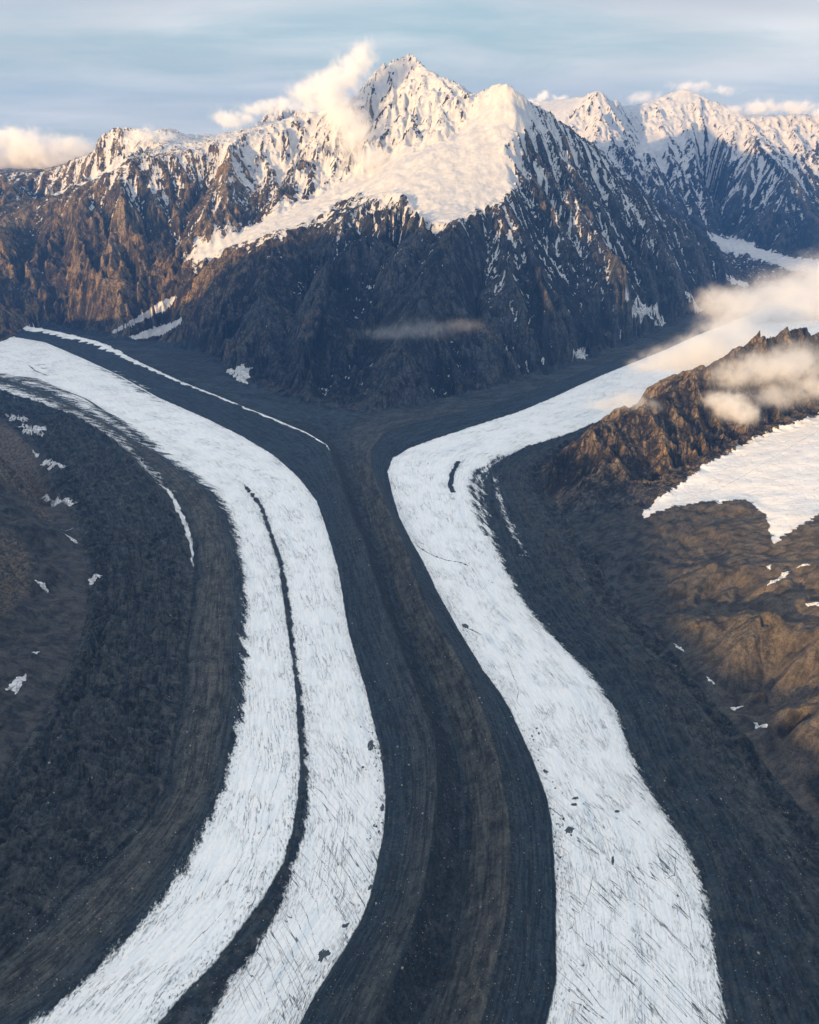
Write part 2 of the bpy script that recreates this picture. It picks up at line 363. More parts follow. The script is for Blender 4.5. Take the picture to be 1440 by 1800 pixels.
def crest_field():
    ny, nx = MAC.shape; st = 2
    xx, yy = np.meshgrid(np.linspace(GX0, GX1, nx)[::st], np.linspace(GY0, GY1, ny)[::st]); d = np.full(xx.shape, 1e12)
    for c in CREST_LINES:
        P = np.array(c)[:, :2]
        for a, b in zip(P[:-1], P[1:]):
            e = b - a; t = np.clip(((xx - a[0]) * e[0] + (yy - a[1]) * e[1]) / max(e @ e, 1e-6), 0, 1)
            d = np.minimum(d, (xx - a[0] - t * e[0]) ** 2 + (yy - a[1] - t * e[1]) ** 2)
    return np.sqrt(d), st
CF, CST = crest_field()

def crest_dist(X, Y):
    gx = np.clip((X - GX0) / (CELL * CST), 0, CF.shape[1] - 1.001); gy = np.clip((Y - GY0) / (CELL * CST), 0, CF.shape[0] - 1.001)
    i = gx.astype(np.int32); j = gy.astype(np.int32); fx = gx - i; fy = gy - j
    return (CF[j, i] * (1 - fx) + CF[j, i + 1] * fx) * (1 - fy) + (CF[j + 1, i] * (1 - fx) + CF[j + 1, i + 1] * fx) * fy

def macro(X, Y):
    """Catmull-Rom sample of the membrane"""
    gx = np.clip((X - GX0) / CELL, 1, MAC.shape[1] - 3); gy = np.clip((Y - GY0) / CELL, 1, MAC.shape[0] - 3)
    i = gx.astype(np.int32); j = gy.astype(np.int32); fx = gx - i; fy = gy - j
    def wts(t): return (-.5 * t + t * t - .5 * t ** 3, 1 - 2.5 * t * t + 1.5 * t ** 3, .5 * t + 2 * t * t - 1.5 * t ** 3, -.5 * t * t + .5 * t ** 3)
    wx, wy = wts(fx), wts(fy)
    r = 0
    for b in range(4):
        row = 0
        for a in range(4): row = row + wx[a] * MAC[j + b - 1, i + a - 1]
        r = r + wy[b] * row
    return r

# ------------------------------------------------------------------ image polygons used as a tracing aid (baked into vertex data)
def polydist(px, py, poly):
    """signed distance in photo pixels, positive inside"""
    P = np.array(poly, f4); ins = np.zeros(px.shape, bool); d = np.full(px.shape, 1e9, f4)
    for a, b in zip(P, np.roll(P, -1, 0)):
        e = b - a; L2 = max(float(e @ e), 1e-6)
        t = np.clip(((px - a[0]) * e[0] + (py - a[1]) * e[1]) / L2, 0, 1)
        d = np.minimum(d, (px - a[0] - t * e[0]) ** 2 + (py - a[1] - t * e[1]) ** 2)
        if abs(e[1]) > 1e-9:
            c = (a[1] > py) != (b[1] > py)
            ins ^= c & (px < a[0] + (py - a[1]) * e[0] / e[1])
    d = np.sqrt(d); return np.where(ins, d, -d)

# ------------------------------------------------------------------ fine grid: a fan that widens with distance
HALF = 720 / FPX * 1.13
NC = 820
yk = [600, 1500, 2500, 3400, 9000, 12000, 15800]; sk = [2.2, 3.4, 5.2, 7.0, 9.2, 12.5, 24]
rows = [600.0]
while rows[-1] < 15800: rows.append(rows[-1] + float(np.interp(rows[-1], yk, sk)))
rows = np.array(rows); NR = len(rows)
Wd = HALF * (CP * rows + SP * CAM_H)
av = np.linspace(-1, 1, NC)
X = (Wd[:, None] * av[None]).astype(f4); Y = np.repeat(rows[:, None], NC, 1).astype(f4)
dWd = HALF * CP
print('grid', NR, NC, NR * NC)

def gradient(Zf):
    da = np.gradient(Zf, av, axis=1); dr = np.gradient(Zf, rows, axis=0)
    gx = da / Wd[:, None]; gy = dr - gx * av[None] * dWd
    return gx.astype(f4), gy.astype(f4)

wx_ = 18 * perlin(X / 160, Y / 160, 3) + 9 * perlin(X / 70, Y / 70, 4)
wy_ = 18 * perlin(X / 160, Y / 160, 5) + 9 * perlin(X / 70, Y / 70, 6)
Z = macro(X + wx_, Y + wy_).astype(f4)
vmask = valley_mask(X, Y)
PXi, PYi = project(X, Y, Z)
PXi = PXi.astype(f4); PYi = PYi.astype(f4)

# smooth snow and ice surfaces, traced from the photograph
POLY = {
 'dome': ([(870, 152), (905, 160), (930, 200), (905, 235), (878, 265), (895, 300), (903, 330), (880, 352), (855, 362), (830, 378), (800, 388), (765, 397), (735, 380), (712, 352), (690, 342), (660, 345), (636, 340), (600, 352), (560, 380), (540, 395), (490, 412), (450, 432), (420, 446), (380, 452), (325, 466), (322, 456), (350, 432), (400, 412), (450, 385), (520, 352), (580, 322), (630, 300), (700, 270), (760, 250), (810, 225), (850, 180)], 5800, 7900),
 'ramp': ([(90, 345), (160, 325), (205, 300), (250, 268), (262, 250), (240, 262), (200, 290), (150, 318), (100, 338)], 7900, 8900),
 'saddle': ([(930, 190), (965, 180), (1000, 175), (1024, 172), (1000, 205), (990, 225), (960, 200)], 12500, 16000),
 'cirque': ([(1130, 232), (1165, 235), (1172, 262), (1150, 270), (1120, 275)], 11000, 15000),
 'cap': ([(1165, 172), (1200, 157), (1232, 170), (1222, 182), (1195, 185)], 13500, 16000),
 'shelf': ([(1130, 903), (1150, 880), (1190, 858), (1240, 820), (1300, 785), (1340, 765), (1400, 745), (1440, 728), (1620, 690), (1620, 860), (1440, 905), (1400, 930), (1375, 948), (1360, 958), (1352, 930), (1350, 912), (1335, 895), (1310, 878), (1270, 884), (1230, 884), (1200, 890), (1165, 898), (1140, 908)], 2200, 4000),
 'fargl': ([(1244, 411), (1290, 420), (1320, 428), (1350, 440), (1400, 452), (1440, 458), (1600, 462), (1600, 490), (1440, 480), (1390, 478), (1350, 462), (1310, 450), (1270, 445)], 9300, 13500),
 'seracs': ([(1262, 445), (1310, 452), (1350, 462), (1390, 478), (1370, 498), (1330, 510), (1290, 490)], 8800, 12000),
}
sm = {}
PIX = (perlin(X / 60, Y / 60, 31) * 4 + perlin(X / 22, Y / 22, 32) * 2)
for k, (poly, y0, y1) in POLY.items():
    d = np.full(X.shape, -999, f4)
    r0, r1 = np.searchsorted(rows, [y0, y1])
    d[r0:r1] = polydist(PXi[r0:r1], PYi[r0:r1], poly)
    sm[k] = d
smooth = np.zeros_like(X)
for k, w in (('dome', 14), ('ramp', 8), ('saddle', 6), ('cirque', 5), ('cap', 5), ('shelf', 14), ('fargl', 6), ('seracs', 5)):
    smooth = np.maximum(smooth, sstep(-w * .6, w, sm[k]))

# distance from the valley floor switches the relief on
mount = np.clip(Z / 70.0, 0, 1) * (~vmask)
mount = mount.astype(f4)
gx, gy = gradient(Z)
g0 = np.sqrt(gx * gx + gy * gy)
nearhill = sstep(3300, 2600, Y)                                  # scree hillsides beside the camera are gentler
farm = sstep(3400, 4300, Y)
amp0 = (sstep(0.08, 0.55, g0) * mount * (1 - 0.93 * smooth) * (1 - 0.30 * nearhill)).astype(f4)
cd = crest_dist(X, Y).astype(f4); cfade = .14 + .86 * sstep(30, 330, cd); cfade2 = .60 + .40 * sstep(20, 220, cd); cfade = np.where(Y < 4300, np.maximum(cfade, .75), cfade); cfade2 = np.where(Y < 4300, 1.0, cfade2)
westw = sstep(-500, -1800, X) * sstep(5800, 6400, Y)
hz = Z.copy(); gp = np.zeros_like(Z)
BIG = 880.0
for k, (wl, sl) in enumerate(((430, .80), (210, .70), (105, .58), (52, .50), (27, .40))):
    if k == 0:
        c, s, sx, sy = gully(X, Y, gx, gy, 1 / BIG, 151); A = .50 * BIG / (2 * math.pi); am = cfade * amp0 * sstep(14500, 10500, Y) * sstep(3300, 4300, Y)
        hz += A * am * (c - .35 * (1 - c * c)); dp = -s * (1 + .7 * c); gx = gx + am * .5 * dp * sx; gy = gy + am * .5 * dp * sy; gpB = am * c
    if k == 2 and True: amp0 = amp0 * (1 - .45 * nearhill)
    if k == 4: amp = amp0 * sstep(11000, 7000, Y)
    else: amp = amp0
    amp = amp * (0.72 + 1.1 * perlin(X / 420, Y / 420, 50 + k)).clip(.12, 1.4)
    amp = (amp * (cfade if k == 0 else cfade2) * (1 - .35 * westw * (k >= 2))).astype(f4)
    A = sl * wl / (2 * math.pi)
    # gullies lean along the fall line; a little warp keeps them from being ruled lines
    qx = X + perlin(X / (wl * .9), Y / (wl * .9), 70 + k) * wl * .12; qy = Y + perlin(X / (wl * .9), Y / (wl * .9), 80 + k) * wl * .12
    c, s, sx, sy = gully(qx, qy, gx, gy, 1.0 / wl, 90 + k)
    prof = c - 0.35 * (1 - c * c)                                     # sharper crests than floors
    hz += A * amp * prof
    gp += (.0, .8, 1.0, .9, .6)[k] * amp * prof
    if k == 0: gp0 = amp * prof
    if k == 4:
        fibv = c * .6
        c2_, s2_, _, _ = gully(X, Y, gx, gy, 1 / 15.0, 133); fibv = fibv + c2_ * .6
    dp = -s * (1 + 0.7 * c)
    gx = gx + amp * sl * dp * sx; gy = gy + amp * sl * dp * sy
Z = hz
# broken rock
crag = mount * (1 - 0.95 * smooth)
Z += crag * (1 - .6 * nearhill) * (10 * ridged(X / 75, Y / 75, 11, 5, .58) + 2.6 * fbm(X / 22, Y / 22, 13, 3, .6))
Z += crag * sstep(2500, 5000, Y) * 14 * ridged(X / 260, Y / 260, 15, 2)
# right hillside: rills and small outcrops
Z += mount * nearhill * (1 - smooth) * (4 * fbm(X / 170, Y / 170, 21, 3) + 1.2 * ridged(X / 45, Y / 45, 22, 4))
Z += smooth * mount * (1.6 * fbm(X / 160, Y / 110, 24, 5, .55))

OUT = np.zeros_like(X)
r0, r1 = np.searchsorted(rows, [1500, 5200])
for poly in ([(-60, 735), (0, 745), (30, 760), (60, 800), (85, 860), (90, 915), (60, 900), (30, 870), (0, 850), (-60, 830)], [(-60, 940), (0, 940), (40, 950), (62, 1000), (50, 1040), (20, 1075), (-60, 1085)], [(1240, 1130), (1300, 1090), (1380, 1100), (1370, 1150), (1300, 1170)], [(1370, 1190), (1440, 1160), (1500, 1200), (1440, 1260), (1380, 1240)]):
    d_ = polydist(PXi[r0:r1], PYi[r0:r1], poly)
    OUT[r0:r1] = np.maximum(OUT[r0:r1], sstep(-8, 10, d_ + PIX[r0:r1] * 2.0) * (.5 if poly[0][0] > 500 else 1))
Z += (mount * OUT * (9 * ridged(X / 42, Y / 50, 26, 4, .55) + 4 * ridged(X / 14, Y / 14, 27, 3))).astype(f4)
# ------------------------------------------------------------------ valley floor relief and flow coordinates
BX = np.stack([bx(L, rows) for L in BOUNDS], 0)                      # boundary x per row
BS = np.stack([arclen(L, rows) for L in BOUNDS], 0)
band = np.zeros(X.shape, np.int8)
wob = 3.5 * perlin(X / 45, Y / 45, 41) + 1.6 * perlin(X / 14, Y / 14, 42) + .9 * perlin(X / 6, Y / 6, 43)
Xw = X + wob
for k in range(len(BOUNDS)): band += (Xw > BX[k][:, None]).astype(np.int8)
# in the arms the mountain stands between crest1 and crest2
bi = np.clip(band.astype(np.int32) - 1, 0, len(BOUNDS) - 2)
ri = np.arange(NR)[:, None]
xl, xr = BX[bi, ri], BX[bi + 1, ri]
tt = np.clip((X - xl) / np.maximum(xr - xl, 1e-3), -1, 2).astype(f4)
fc = (CVAL[bi] + tt * (CVAL[bi + 1] - CVAL[bi])).astype(f4)
fs = (BS[bi, ri] + np.clip(tt, 0, 1) * (BS[bi + 1, ri] - BS[bi, ri])).astype(f4)
te = np.clip(tt, 0, 1)
rel = np.zeros_like(X)
bk = band
lat = sstep(0, .12, te) * sstep(1, .88, te)
rough = fbm(fc / 16, fs / 30, 61, 4, .55)
hump = fbm(X / 70, Y / 70, 63, 4, .55)
rel = np.where(bk == 1, -26 * (.55 + .6 * hump) * np.exp(-((te - .13 + .07 * rough) / .09) ** 2) + lat * (13 * hump + 16 * ridged(X / 75 + Y / 220, Y / 46, 64, 5, .58) + 13 * ridged(fc / 52 + .25 * hump, fs / 700, 67, 2, .5)) + 5 * rough, rel)
rel = np.where(bk == 2, -11 * (.3 + .9 * np.abs(hump)) * np.exp(-((te - .04 + .06 * rough) / .06) ** 2) + 10 * np.sin(np.pi * te) + 1.6 * rough, rel)
rel = np.where(bk == 3, 14 * np.clip(np.sin(np.pi * te), 0, 1) ** .7, rel)
rel = np.where(bk == 4, 4 * np.sin(np.pi * te) - 2.5, rel)
rel = np.where(bk == 5, 15 * np.clip(np.sin(np.pi * te), 0, 1) ** .7, rel)
rel = np.where(bk == 6, 4 + 50 * te ** 1.4 + 1.6 * rough * lat, rel)
trough = np.interp(te, [0, .10, .34, .5, .72, .93, 1], [54, 22, -20, -14, 10, 44, 48])
rel = np.where(bk == 7, trough + lat * (3.5 * rough + 2.5 * hump), rel)
rel = np.where(bk == 8, 4 + 44 * (1 - te) ** 1.4 + 1.4 * rough * lat, rel)
rel = np.where(bk == 9, 17 * np.clip(np.sin(np.pi * te), 0, 1) ** .7, rel)
rel = np.where(bk == 10, 4 * (1 - te) + 14 * np.sin(np.pi * te) - 28 * (.6 + .5 * hump) * np.exp(-((te - .89 + .05 * rough) / .08) ** 2) + lat * (7 * hump + 7.0 * ridged(fc / 30, fs / 90, 66, 4, .55)) + 3 * rough, rel)
up = (Y > APEX_Y - 250)
rel = np.where(up & (bk == 7), rel * sstep(APEX_Y + 250, APEX_Y - 250, Y) + sstep(APEX_Y - 250, APEX_Y + 250, Y) * 5 * hump, rel)
edge_in = sstep(0, 60, X - BX[0][:, None]) * sstep(0, 60, BX[-1][:, None] - X)
rel = rel * np.where(vmask, 1, 0) * np.where(Y > 2600, sstep(9000, 3200, Y) * .5 + .5, 1)
isice = (bk == 3) | (bk == 5) | (bk == 9)
# ice: signed distance (metres, across the row) to the nearest ice edge
def sdist(L):
    """signed metres to a flow line, measured square to it"""
    Xb = bx(L, rows); slope = np.gradient(Xb, rows)
    return (X - Xb[:, None]) / np.sqrt(1 + slope[:, None] ** 2)
mn = 2.5 * perlin(fs / 45, fc * 0, 53) + 1.5 * perlin(fs / 14, fc * 0, 54)
dA = np.minimum(sdist(ICEAL), -sdist(MEDL) + mn); dB = np.minimum(sdist(MEDR) + 1.5 * mn, -sdist(ICEBR)); dF = np.minimum(sdist(ICEFL), -sdist(ICEFR))
dAB = np.minimum(sdist(ICEAL), -sdist(ICEBR))
kf = sstep(PZ(0, 860)[1], PZ(0, 800)[1], Y)
dM = np.maximum(dA, dB) + np.interp(Y, [PZ(0, 1060)[1], PZ(0, 930)[1], PZ(0, 880)[1], PZ(0, 830)[1]], [0, 2.2, 5, 11]) * (.7 + 1.2 * perlin(fs / 30, fc * 0, 55) + .6 * perlin(fs / 9, fc / 5, 56))
ice = np.maximum(np.minimum(dM * (1 - kf) + dAB * kf, dAB), dF).astype(f4)
dC1 = sdist(CREST1)
strip = (1 + .45 * perlin(fs / 110, fc * 0, 44) + .3 * perlin(fs / 40, fc / 20, 49)) * np.interp(Y, [3640, 3800, 4300, 5200, 6600, 7400], [2, 9, 13, 26, 80, 120]) - np.abs(dC1 + np.interp(Y, [3700, 7000], [4, 30]) * perlin(fs / 90, fc * 0, 45))
strip = np.where((Y > 3650) & vmask, strip, -999)
ice = np.maximum(ice, strip).astype(f4)
# fingers of ice left of the main stream
FING = line([(-150, 636), (0, 682), (80, 709), (160, 742), (220, 782), (262, 826), (300, 866), (322, 912), (336, 955), (340, 1000)])
dFg = np.abs(sdist(FING)); yf0, yf1 = FING[0, 1], FING[-1, 1]
fing = np.interp(Y, [yf0, yf0 + 300, 3200, 4200, 5200], [1.0, 10, 11, 18, 60]) * (1 + .7 * perlin(fs / 70, fc / 12, 46)) - np.abs(sdist(FING) + 5 * perlin(fs / 60, fc * 0, 51))
fing = np.where((Y > yf0) & vmask, fing, -999)
ice = np.maximum(ice, fing).astype(f4)
FING2 = line([(845, 800), (870, 850), (885, 905), (905, 950), (925, 985)])
dF2 = 6.5 * (.8 + 1.3 * perlin(fs / 45, fc / 8, 47)) - np.abs(sdist(FING2) + 3 * perlin(fs / 40, fc * 0, 52))
dF2 = np.where((Y > FING2[0, 1]) & (Y < FING2[-1, 1]) & vmask, dF2, -999)
ice = np.maximum(ice, dF2).astype(f4)
# loops of debris at the inside of the right bend, and the crescent moraine
DARK = [([(1000, 775), (920, 800), (868, 818), (842, 850), (848, 890), (868, 940), (895, 990), (930, 1040)], 5), ([(960, 778), (880, 806), (840, 830), (830, 858), (838, 895), (858, 945)], 2.5), ([(806, 815), (795, 838), (791, 858), (797, 872)], 11), ([(50, 642), (62, 652), (85, 662)], 3), ([(0, 662), (60, 672), (150, 702), (210, 745), (270, 788)], 7)]
for pts, wd in DARK:
    L = line(pts); d = np.abs(sdist(L)); yy = (Y > L[0, 1]) & (Y < L[-1, 1])
    cut = np.where(yy & vmask, d - wd * (1 + .5 * perlin(fs / 40, fc / 8, 48)), 999)
    ice = np.minimum(ice, cut).astype(f4)
ice[~vmask] = -400
frayA = np.where(np.abs(sdist(ICEAL)) < np.interp(Y, [3000, 5000], [130, 500]), np.interp(Y, [800, 2600, 3600, 5000], [30, 30, 55, 110]), 5.0)
frayA = np.where((sdist(ICEFR) > -110) & (bk >= 9), np.interp(Y, [800, 1800, 2400, 2800, 3400, 4200, 5200], [17, 17, 20, 36, 40, 30, 20]), frayA)
frayA = np.where(np.abs(sdist(MEDR)) < 60, np.interp(Y, [800, 1600, 2400, 4000], [24, 14, 8, 5]), frayA)
fray = np.where(np.abs(sdist(ICEBR)) < 12, 3.0, frayA); fray = np.where(np.abs(sdist(ICEFL)) < 12, 3.0, fray); fray = np.where(np.abs(sdist(MEDL)) < 9, np.interp(Y, [1700, 2600], [3.0, 9.0]), fray).astype(f4)
iceness = sstep(-8, 10, ice)
# crevasses and melt runnels in the ice (real relief)
cre = np.abs(perlin(fc / 26 + fs / 70, fs / 46 - fc / 60, 71)); cre2 = np.abs(perlin(fc / 7, fs / 34, 72))
rel += np.where(vmask, iceness, 0) * (-2.4 * sstep(.055, 0, cre) - 1.1 * sstep(.12, 0, cre2) + .8 * fbm(fc / 6, fs / 18, 73, 3, .6))
debris = np.where(vmask, 1 - iceness, 0)
rel += debris * (1.5 * fbm(X / 9, Y / 9, 75, 3, .6) + 1.6 * ridged(X / 26, Y / 26, 76, 3, .55) * lat)
Z = Z + rel.astype(f4)
# crevasse field of the shelf snow and the broken far icefall
Z -= sstep(2, 12, sm['shelf']) * 2.5 * sstep(.06, 0, np.abs(perlin(X / 55 + Y / 130, Y / 60, 77)))
Z += sstep(0, 8, sm['seracs']) * 22 * (ridged(X / 60, Y / 80, 78, 3) - .4) + sstep(0, 6, sm['fargl']) * 6 * ridged(X / 50, Y / 90, 79, 3)
# melt pit in the middle moraine
pit = PZ(775, 1688); d = np.hypot(X - pit[0], (Y - pit[1]) * .8); Z -= 16 * np.exp(-(d / 26) ** 2) ; Z -= 7 * np.exp(-((X - pit[0] - 22) / 22) ** 2 - ((Y - pit[1] + 18) / 9) ** 2)

# ------------------------------------------------------------------ surface cover
gx, gy = gradient(Z); slope = np.sqrt(gx * gx + gy * gy)
ksm = Z - np.roll(Z, 6, 0) * .25 - np.roll(Z, -6, 0) * .25 - np.roll(Z, 6, 1) * .25 - np.roll(Z, -6, 1) * .25       # >0 on ribs, <0 in gullies
PXi, PYi = project(X, Y, Z); PXi = PXi.astype(f4); PYi = PYi.astype(f4)
# snowline as the photograph shows it, in metres, by place
west = sstep(-600, -2200, X) * sstep(6000, 6600, Y)
ridge_y = np.interp(X, [-9000, 0, 834, 1500, 2200, 3600, 4400], [8600, 8600, 7500, 7950, 8450, 8900, 8700])
eastface = sstep(0, 250, X - np.interp(Y, [4500, 5900, 6900, 7500], [0, 500, 850, 900])) * (Y > 4500) * (Y < ridge_y + 30)
far = sstep(0, 300, Y - ridge_y) * (X > 0)
lh = 1080 + 260 * west; dv = 330 + 330 * west
lh = lh + (1500 - lh) * eastface; dv = dv + (1500 - dv) * eastface
lh = lh + (1250 - lh) * far; dv = dv + (1100 - dv) * far
lh = lh + 110 * fbm(X / 420, Y / 420, 81, 3)
snow = np.clip((Z - lh) / dv, -1.2, .42 - .12 * west)
snow = snow - .26 * fibv * (1 - smooth) - .40 * gp - .02 * np.clip(ksm, -10, 10) + .22 * np.clip(1.0 - slope, -1, .5)
facing_sun = (-(gx * SUN_XY[0] + gy * SUN_XY[1])) / np.sqrt(1 + slope ** 2)
snow += 0.10 * perlin(X / 60, Y / 60, 82)
snow = np.clip(snow, -1.2, 1.2)
snow = np.where(Y < 4300, -1.2, snow)
# main summit is nearly white; the east face holds thin streaks
snow = np.maximum(snow, -1.2)
summit = sstep(1450, 1800, Z) * (Y > 6500)
snow = snow + .12 * summit
SM_ALL = [('dome', 17), ('ramp', 6), ('saddle', 5), ('cirque', 4), ('cap', 5), ('fargl', 4)]
for k, w in SM_ALL:
    snow = snow + sstep(-w * .8, w * .6, sm[k] + PIX * 1.6) * 1.5
strk = 4.5 * perlin(X / 16 + Y / 90, Y / 70, 85) + 2.5 * perlin(X / 7 + Y / 50, Y / 40, 86)
snow = np.where((sm['shelf'] + PIX * .5) > -14, np.clip((sm['shelf'] + PIX * .8 + strk) / 3.0, -1.6, 2), snow)
snow = snow + sstep(0, 6, sm['seracs']) * 1.25 * (.3 + fbm(X / 40, Y / 60, 83, 3))
snow = np.where(vmask & (Y < 8700), -1.2, snow).astype(f4)
snow = np.clip(snow, -1.3, 1.6)
# streaks of old snow below the hanging glacier
FANS = [([(285, 527), (310, 520), (320, 510), (300, 540), (250, 565), (205, 585), (180, 590), (235, 560)]), ([(322, 556), (320, 568), (285, 590), (240, 598), (200, 600), (250, 582), (300, 566)]), ([(316, 600), (310, 606), (280, 625), (262, 624), (290, 610)])]
for poly in FANS:
    r0, r1 = np.searchsorted(rows, [5400, 7400])
    d = polydist(PXi[r0:r1], PYi[r0:r1], poly) + 3 * perlin(X[r0:r1] / 12 + Y[r0:r1] / 60, Y[r0:r1] / 60, 84) - 1
    snow[r0:r1] = np.maximum(snow[r0:r1], np.clip(d / 3, -1.2, 1))
# brown / blue-grey balance of the debris: thin debris over ice reads blue-grey, thick old debris brown
brown = np.zeros_like(X)
brown = np.where(bk <= 1, .55 + .25 * hump, brown)
brown = np.where(bk == 2, .25 + .8 * np.sin(np.pi * te) * sstep(1.0, .6, te), brown)
brown = np.where(bk == 4, .15, brown)
brown = np.where(bk == 6, .08 + .50 * sstep(.25, .8, te) * np.interp(Y, [800, 1300, 2400, 3600], [1, .8, .35, .1]), brown)
brown = np.where(bk == 7, np.interp(te, [0, .2, .45, .55, .9, 1], [.2, .1, .2, .75, 1.0, .9]), brown)  # beside its real brown, trough darkened and ridge lightened as painted relief shading
brown = np.where(bk == 8, .22 * (1 - te), brown)
brown = np.where(bk == 10, .2 + .35 * sstep(.25, .6, te) + .2 * hump, brown)
brown = np.where(vmask & (Y > 3300), brown * np.interp(Y, [3300, 4500], [1, .45]), brown)
brown = np.where((~vmask) & (Y > 4300), .08 + .92 * westw, brown); brown = np.where((~vmask) & (Y <= 4300), np.where(X < 0, .18, np.maximum(sstep(700, 1500, X + .12 * (2200 - Y)), sstep(2900, 3200, Y))), brown)  # rock and scree: sun's gold and shade's blue-grey painted in beside real tints
brown = np.clip(brown + .15 * rough, 0, 1.2).astype(f4)

# ------------------------------------------------------------------ which piece of the land each face belongs to
LAB = np.zeros(X.shape, np.int8)
xtr = np.interp(Y, [5500, 6200, 6690, 6830, 7130, 7600, 8500, 17000], [-2600, -2350, -2250, -2010, -1140, -400, 0, 200])
LAB[:] = 0                                              # central mountain
LAB[(X < xtr) & ~vmask] = 1                              # west mountain
LAB[(Y > ridge_y) & ~vmask & (X > xtr)] = 2              # far range
rf = bx(RFOOT, Y)
east = (~vmask) & (X > rf - 1) & (Y < 8400)
LAB[east] = 3                                            # brown ridge
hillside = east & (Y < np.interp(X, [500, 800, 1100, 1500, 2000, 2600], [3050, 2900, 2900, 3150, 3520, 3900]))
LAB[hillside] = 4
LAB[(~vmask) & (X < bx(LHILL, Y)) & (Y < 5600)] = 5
LAB[vmask] = 6                                           # debris, subdivided below
LAB[vmask & (bk <= 1)] = 6
LAB[vmask & (bk == 2)] = 7
LAB[vmask & (bk == 4)] = 8
LAB[vmask & (bk == 6)] = 9
LAB[vmask & (bk == 7)] = 10
LAB[vmask & (bk == 8)] = 11
LAB[vmask & (bk == 10)] = 12
fr = ice + fray * .5 * perlin(fc / 3, fs / 12, 91)
LAB[vmask & (bk == 3) & (fr > -1)] = 13
LAB[vmask & (bk == 5)] = 14
LAB[vmask & (bk == 9)] = 15
LAB[(bk == 3) & vmask & (fr <= -1)] = 7
LAB[(sm['dome'] > 0) & (PYi > 330) & (PXi < 640)] = 16   # hanging glacier
LAB[sm['shelf'] + PIX * .5 > -1] = 17
LAB[(np.maximum(sm['fargl'], sm['seracs']) > 0) & ~vmask] = 18

# ------------------------------------------------------------------ materials
def mat(name):
    m = bpy.data.materials.new(name); m.use_nodes = True
    t = NT(m.node_tree); return m, t, t.n['Principled BSDF']

def bump(t, b, h, strength, dist):
    n = t.node('ShaderNodeBump'); n.inputs['Strength'].default_value = strength; n.inputs['Distance'].default_value = dist
    t.put(n.inputs['Height'], h); t.put(b.inputs['Normal'], n.outputs[0]); return n

def pos(t): return t.node('ShaderNodeNewGeometry').outputs['Position']

# -- rock and snow of the mountains
M_MOUNT, t, b = mat('rock_and_snow')
p = pos(t)
pv = t.node('ShaderNodeMapping'); t.put(pv.inputs[0], p); pv.inputs['Scale'].default_value = (1, 1, .45)
pv = pv.outputs[0]
nL = t.noise(p, 1 / 420, 4, .55); nM = t.noise(pv, 1 / 60, 6, .6); nF = t.noise(pv, 1 / 14, 5, .65); nS = t.noise(p, 1 / 33, 5, .62, .3)
rib = t.attr('rib'); fib = t.attr('fib')
tone = t.m('ADD', t.m('ADD', nM, t.m('MULTIPLY', rib, .16)), t.m('MULTIPLY', fib, .07))  # ribs lighter and gullies darker: relief shading painted into the rock
och = t.m('MULTIPLY', t.ss(nL, .50, .66), t.ss(tone, .42, .64))
fr1 = t.voro(pv, 1 / 46, 'DISTANCE_TO_EDGE'); fr2 = t.voro(pv, 1 / 19, 'DISTANCE_TO_EDGE')
slab = t.xyz(t.voro(pv, 1 / 46, out='Color'))[0]
tone = t.m('ADD', tone, t.m('MULTIPLY', t.m('SUBTRACT', slab, .5), .16))
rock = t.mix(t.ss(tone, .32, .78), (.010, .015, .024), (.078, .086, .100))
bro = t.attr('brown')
rock = t.mix(t.m('MULTIPLY', bro, .85), rock, t.mix(t.ss(tone, .32, .76), (.030, .025, .023), (.250, .190, .125)))  # warm version for sunlit walls, blue-grey base for shaded ones
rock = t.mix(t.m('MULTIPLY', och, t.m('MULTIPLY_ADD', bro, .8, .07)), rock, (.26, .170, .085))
rock = t.mix(t.m('MULTIPLY', t.m('MULTIPLY', t.ss(nF, .54, .70), t.ss(fib, -.2, .5)), .7), rock, (.15, .145, .140))
frac = t.m('MAXIMUM', t.ss(fr1, .07, .0), t.m('MULTIPLY', t.ss(fr2, .09, .0), .6))
rock = t.mix(t.m('MULTIPLY', frac, .75), rock, (.008, .010, .015))
rock = t.mix(t.m('MULTIPLY', t.ss(nF, .46, .35), .8), rock, (.009, .011, .016))
sn = t.attr('snow')
brk = t.m('ADD', t.m('MULTIPLY', t.m('SUBTRACT', nS, .5), 1.5), t.m('MULTIPLY', t.m('SUBTRACT', nF, .5), 1.1))
sm_ = t.ss(t.m('ADD', sn, brk), -.06, .16)
col = t.mix(sm_, rock, t.mix(t.ss(nM, .35, .7), (.48, .49, .53), (.60, .605, .62)))
t.put(b.inputs['Base Color'], col)
t.put(b.inputs['Roughness'], .85); t.put(b.inputs['Specular IOR Level'], .2)
hh = t.m('ADD', t.m('MULTIPLY', t.m('ADD', nF, t.m('MULTIPLY', t.m('SUBTRACT', slab, frac), .5)), t.m('SUBTRACT', 1.0, t.m('MULTIPLY', sm_, .8))), t.m('MULTIPLY', nM, 1.3))
bump(t, b, hh, .9, 9.0)

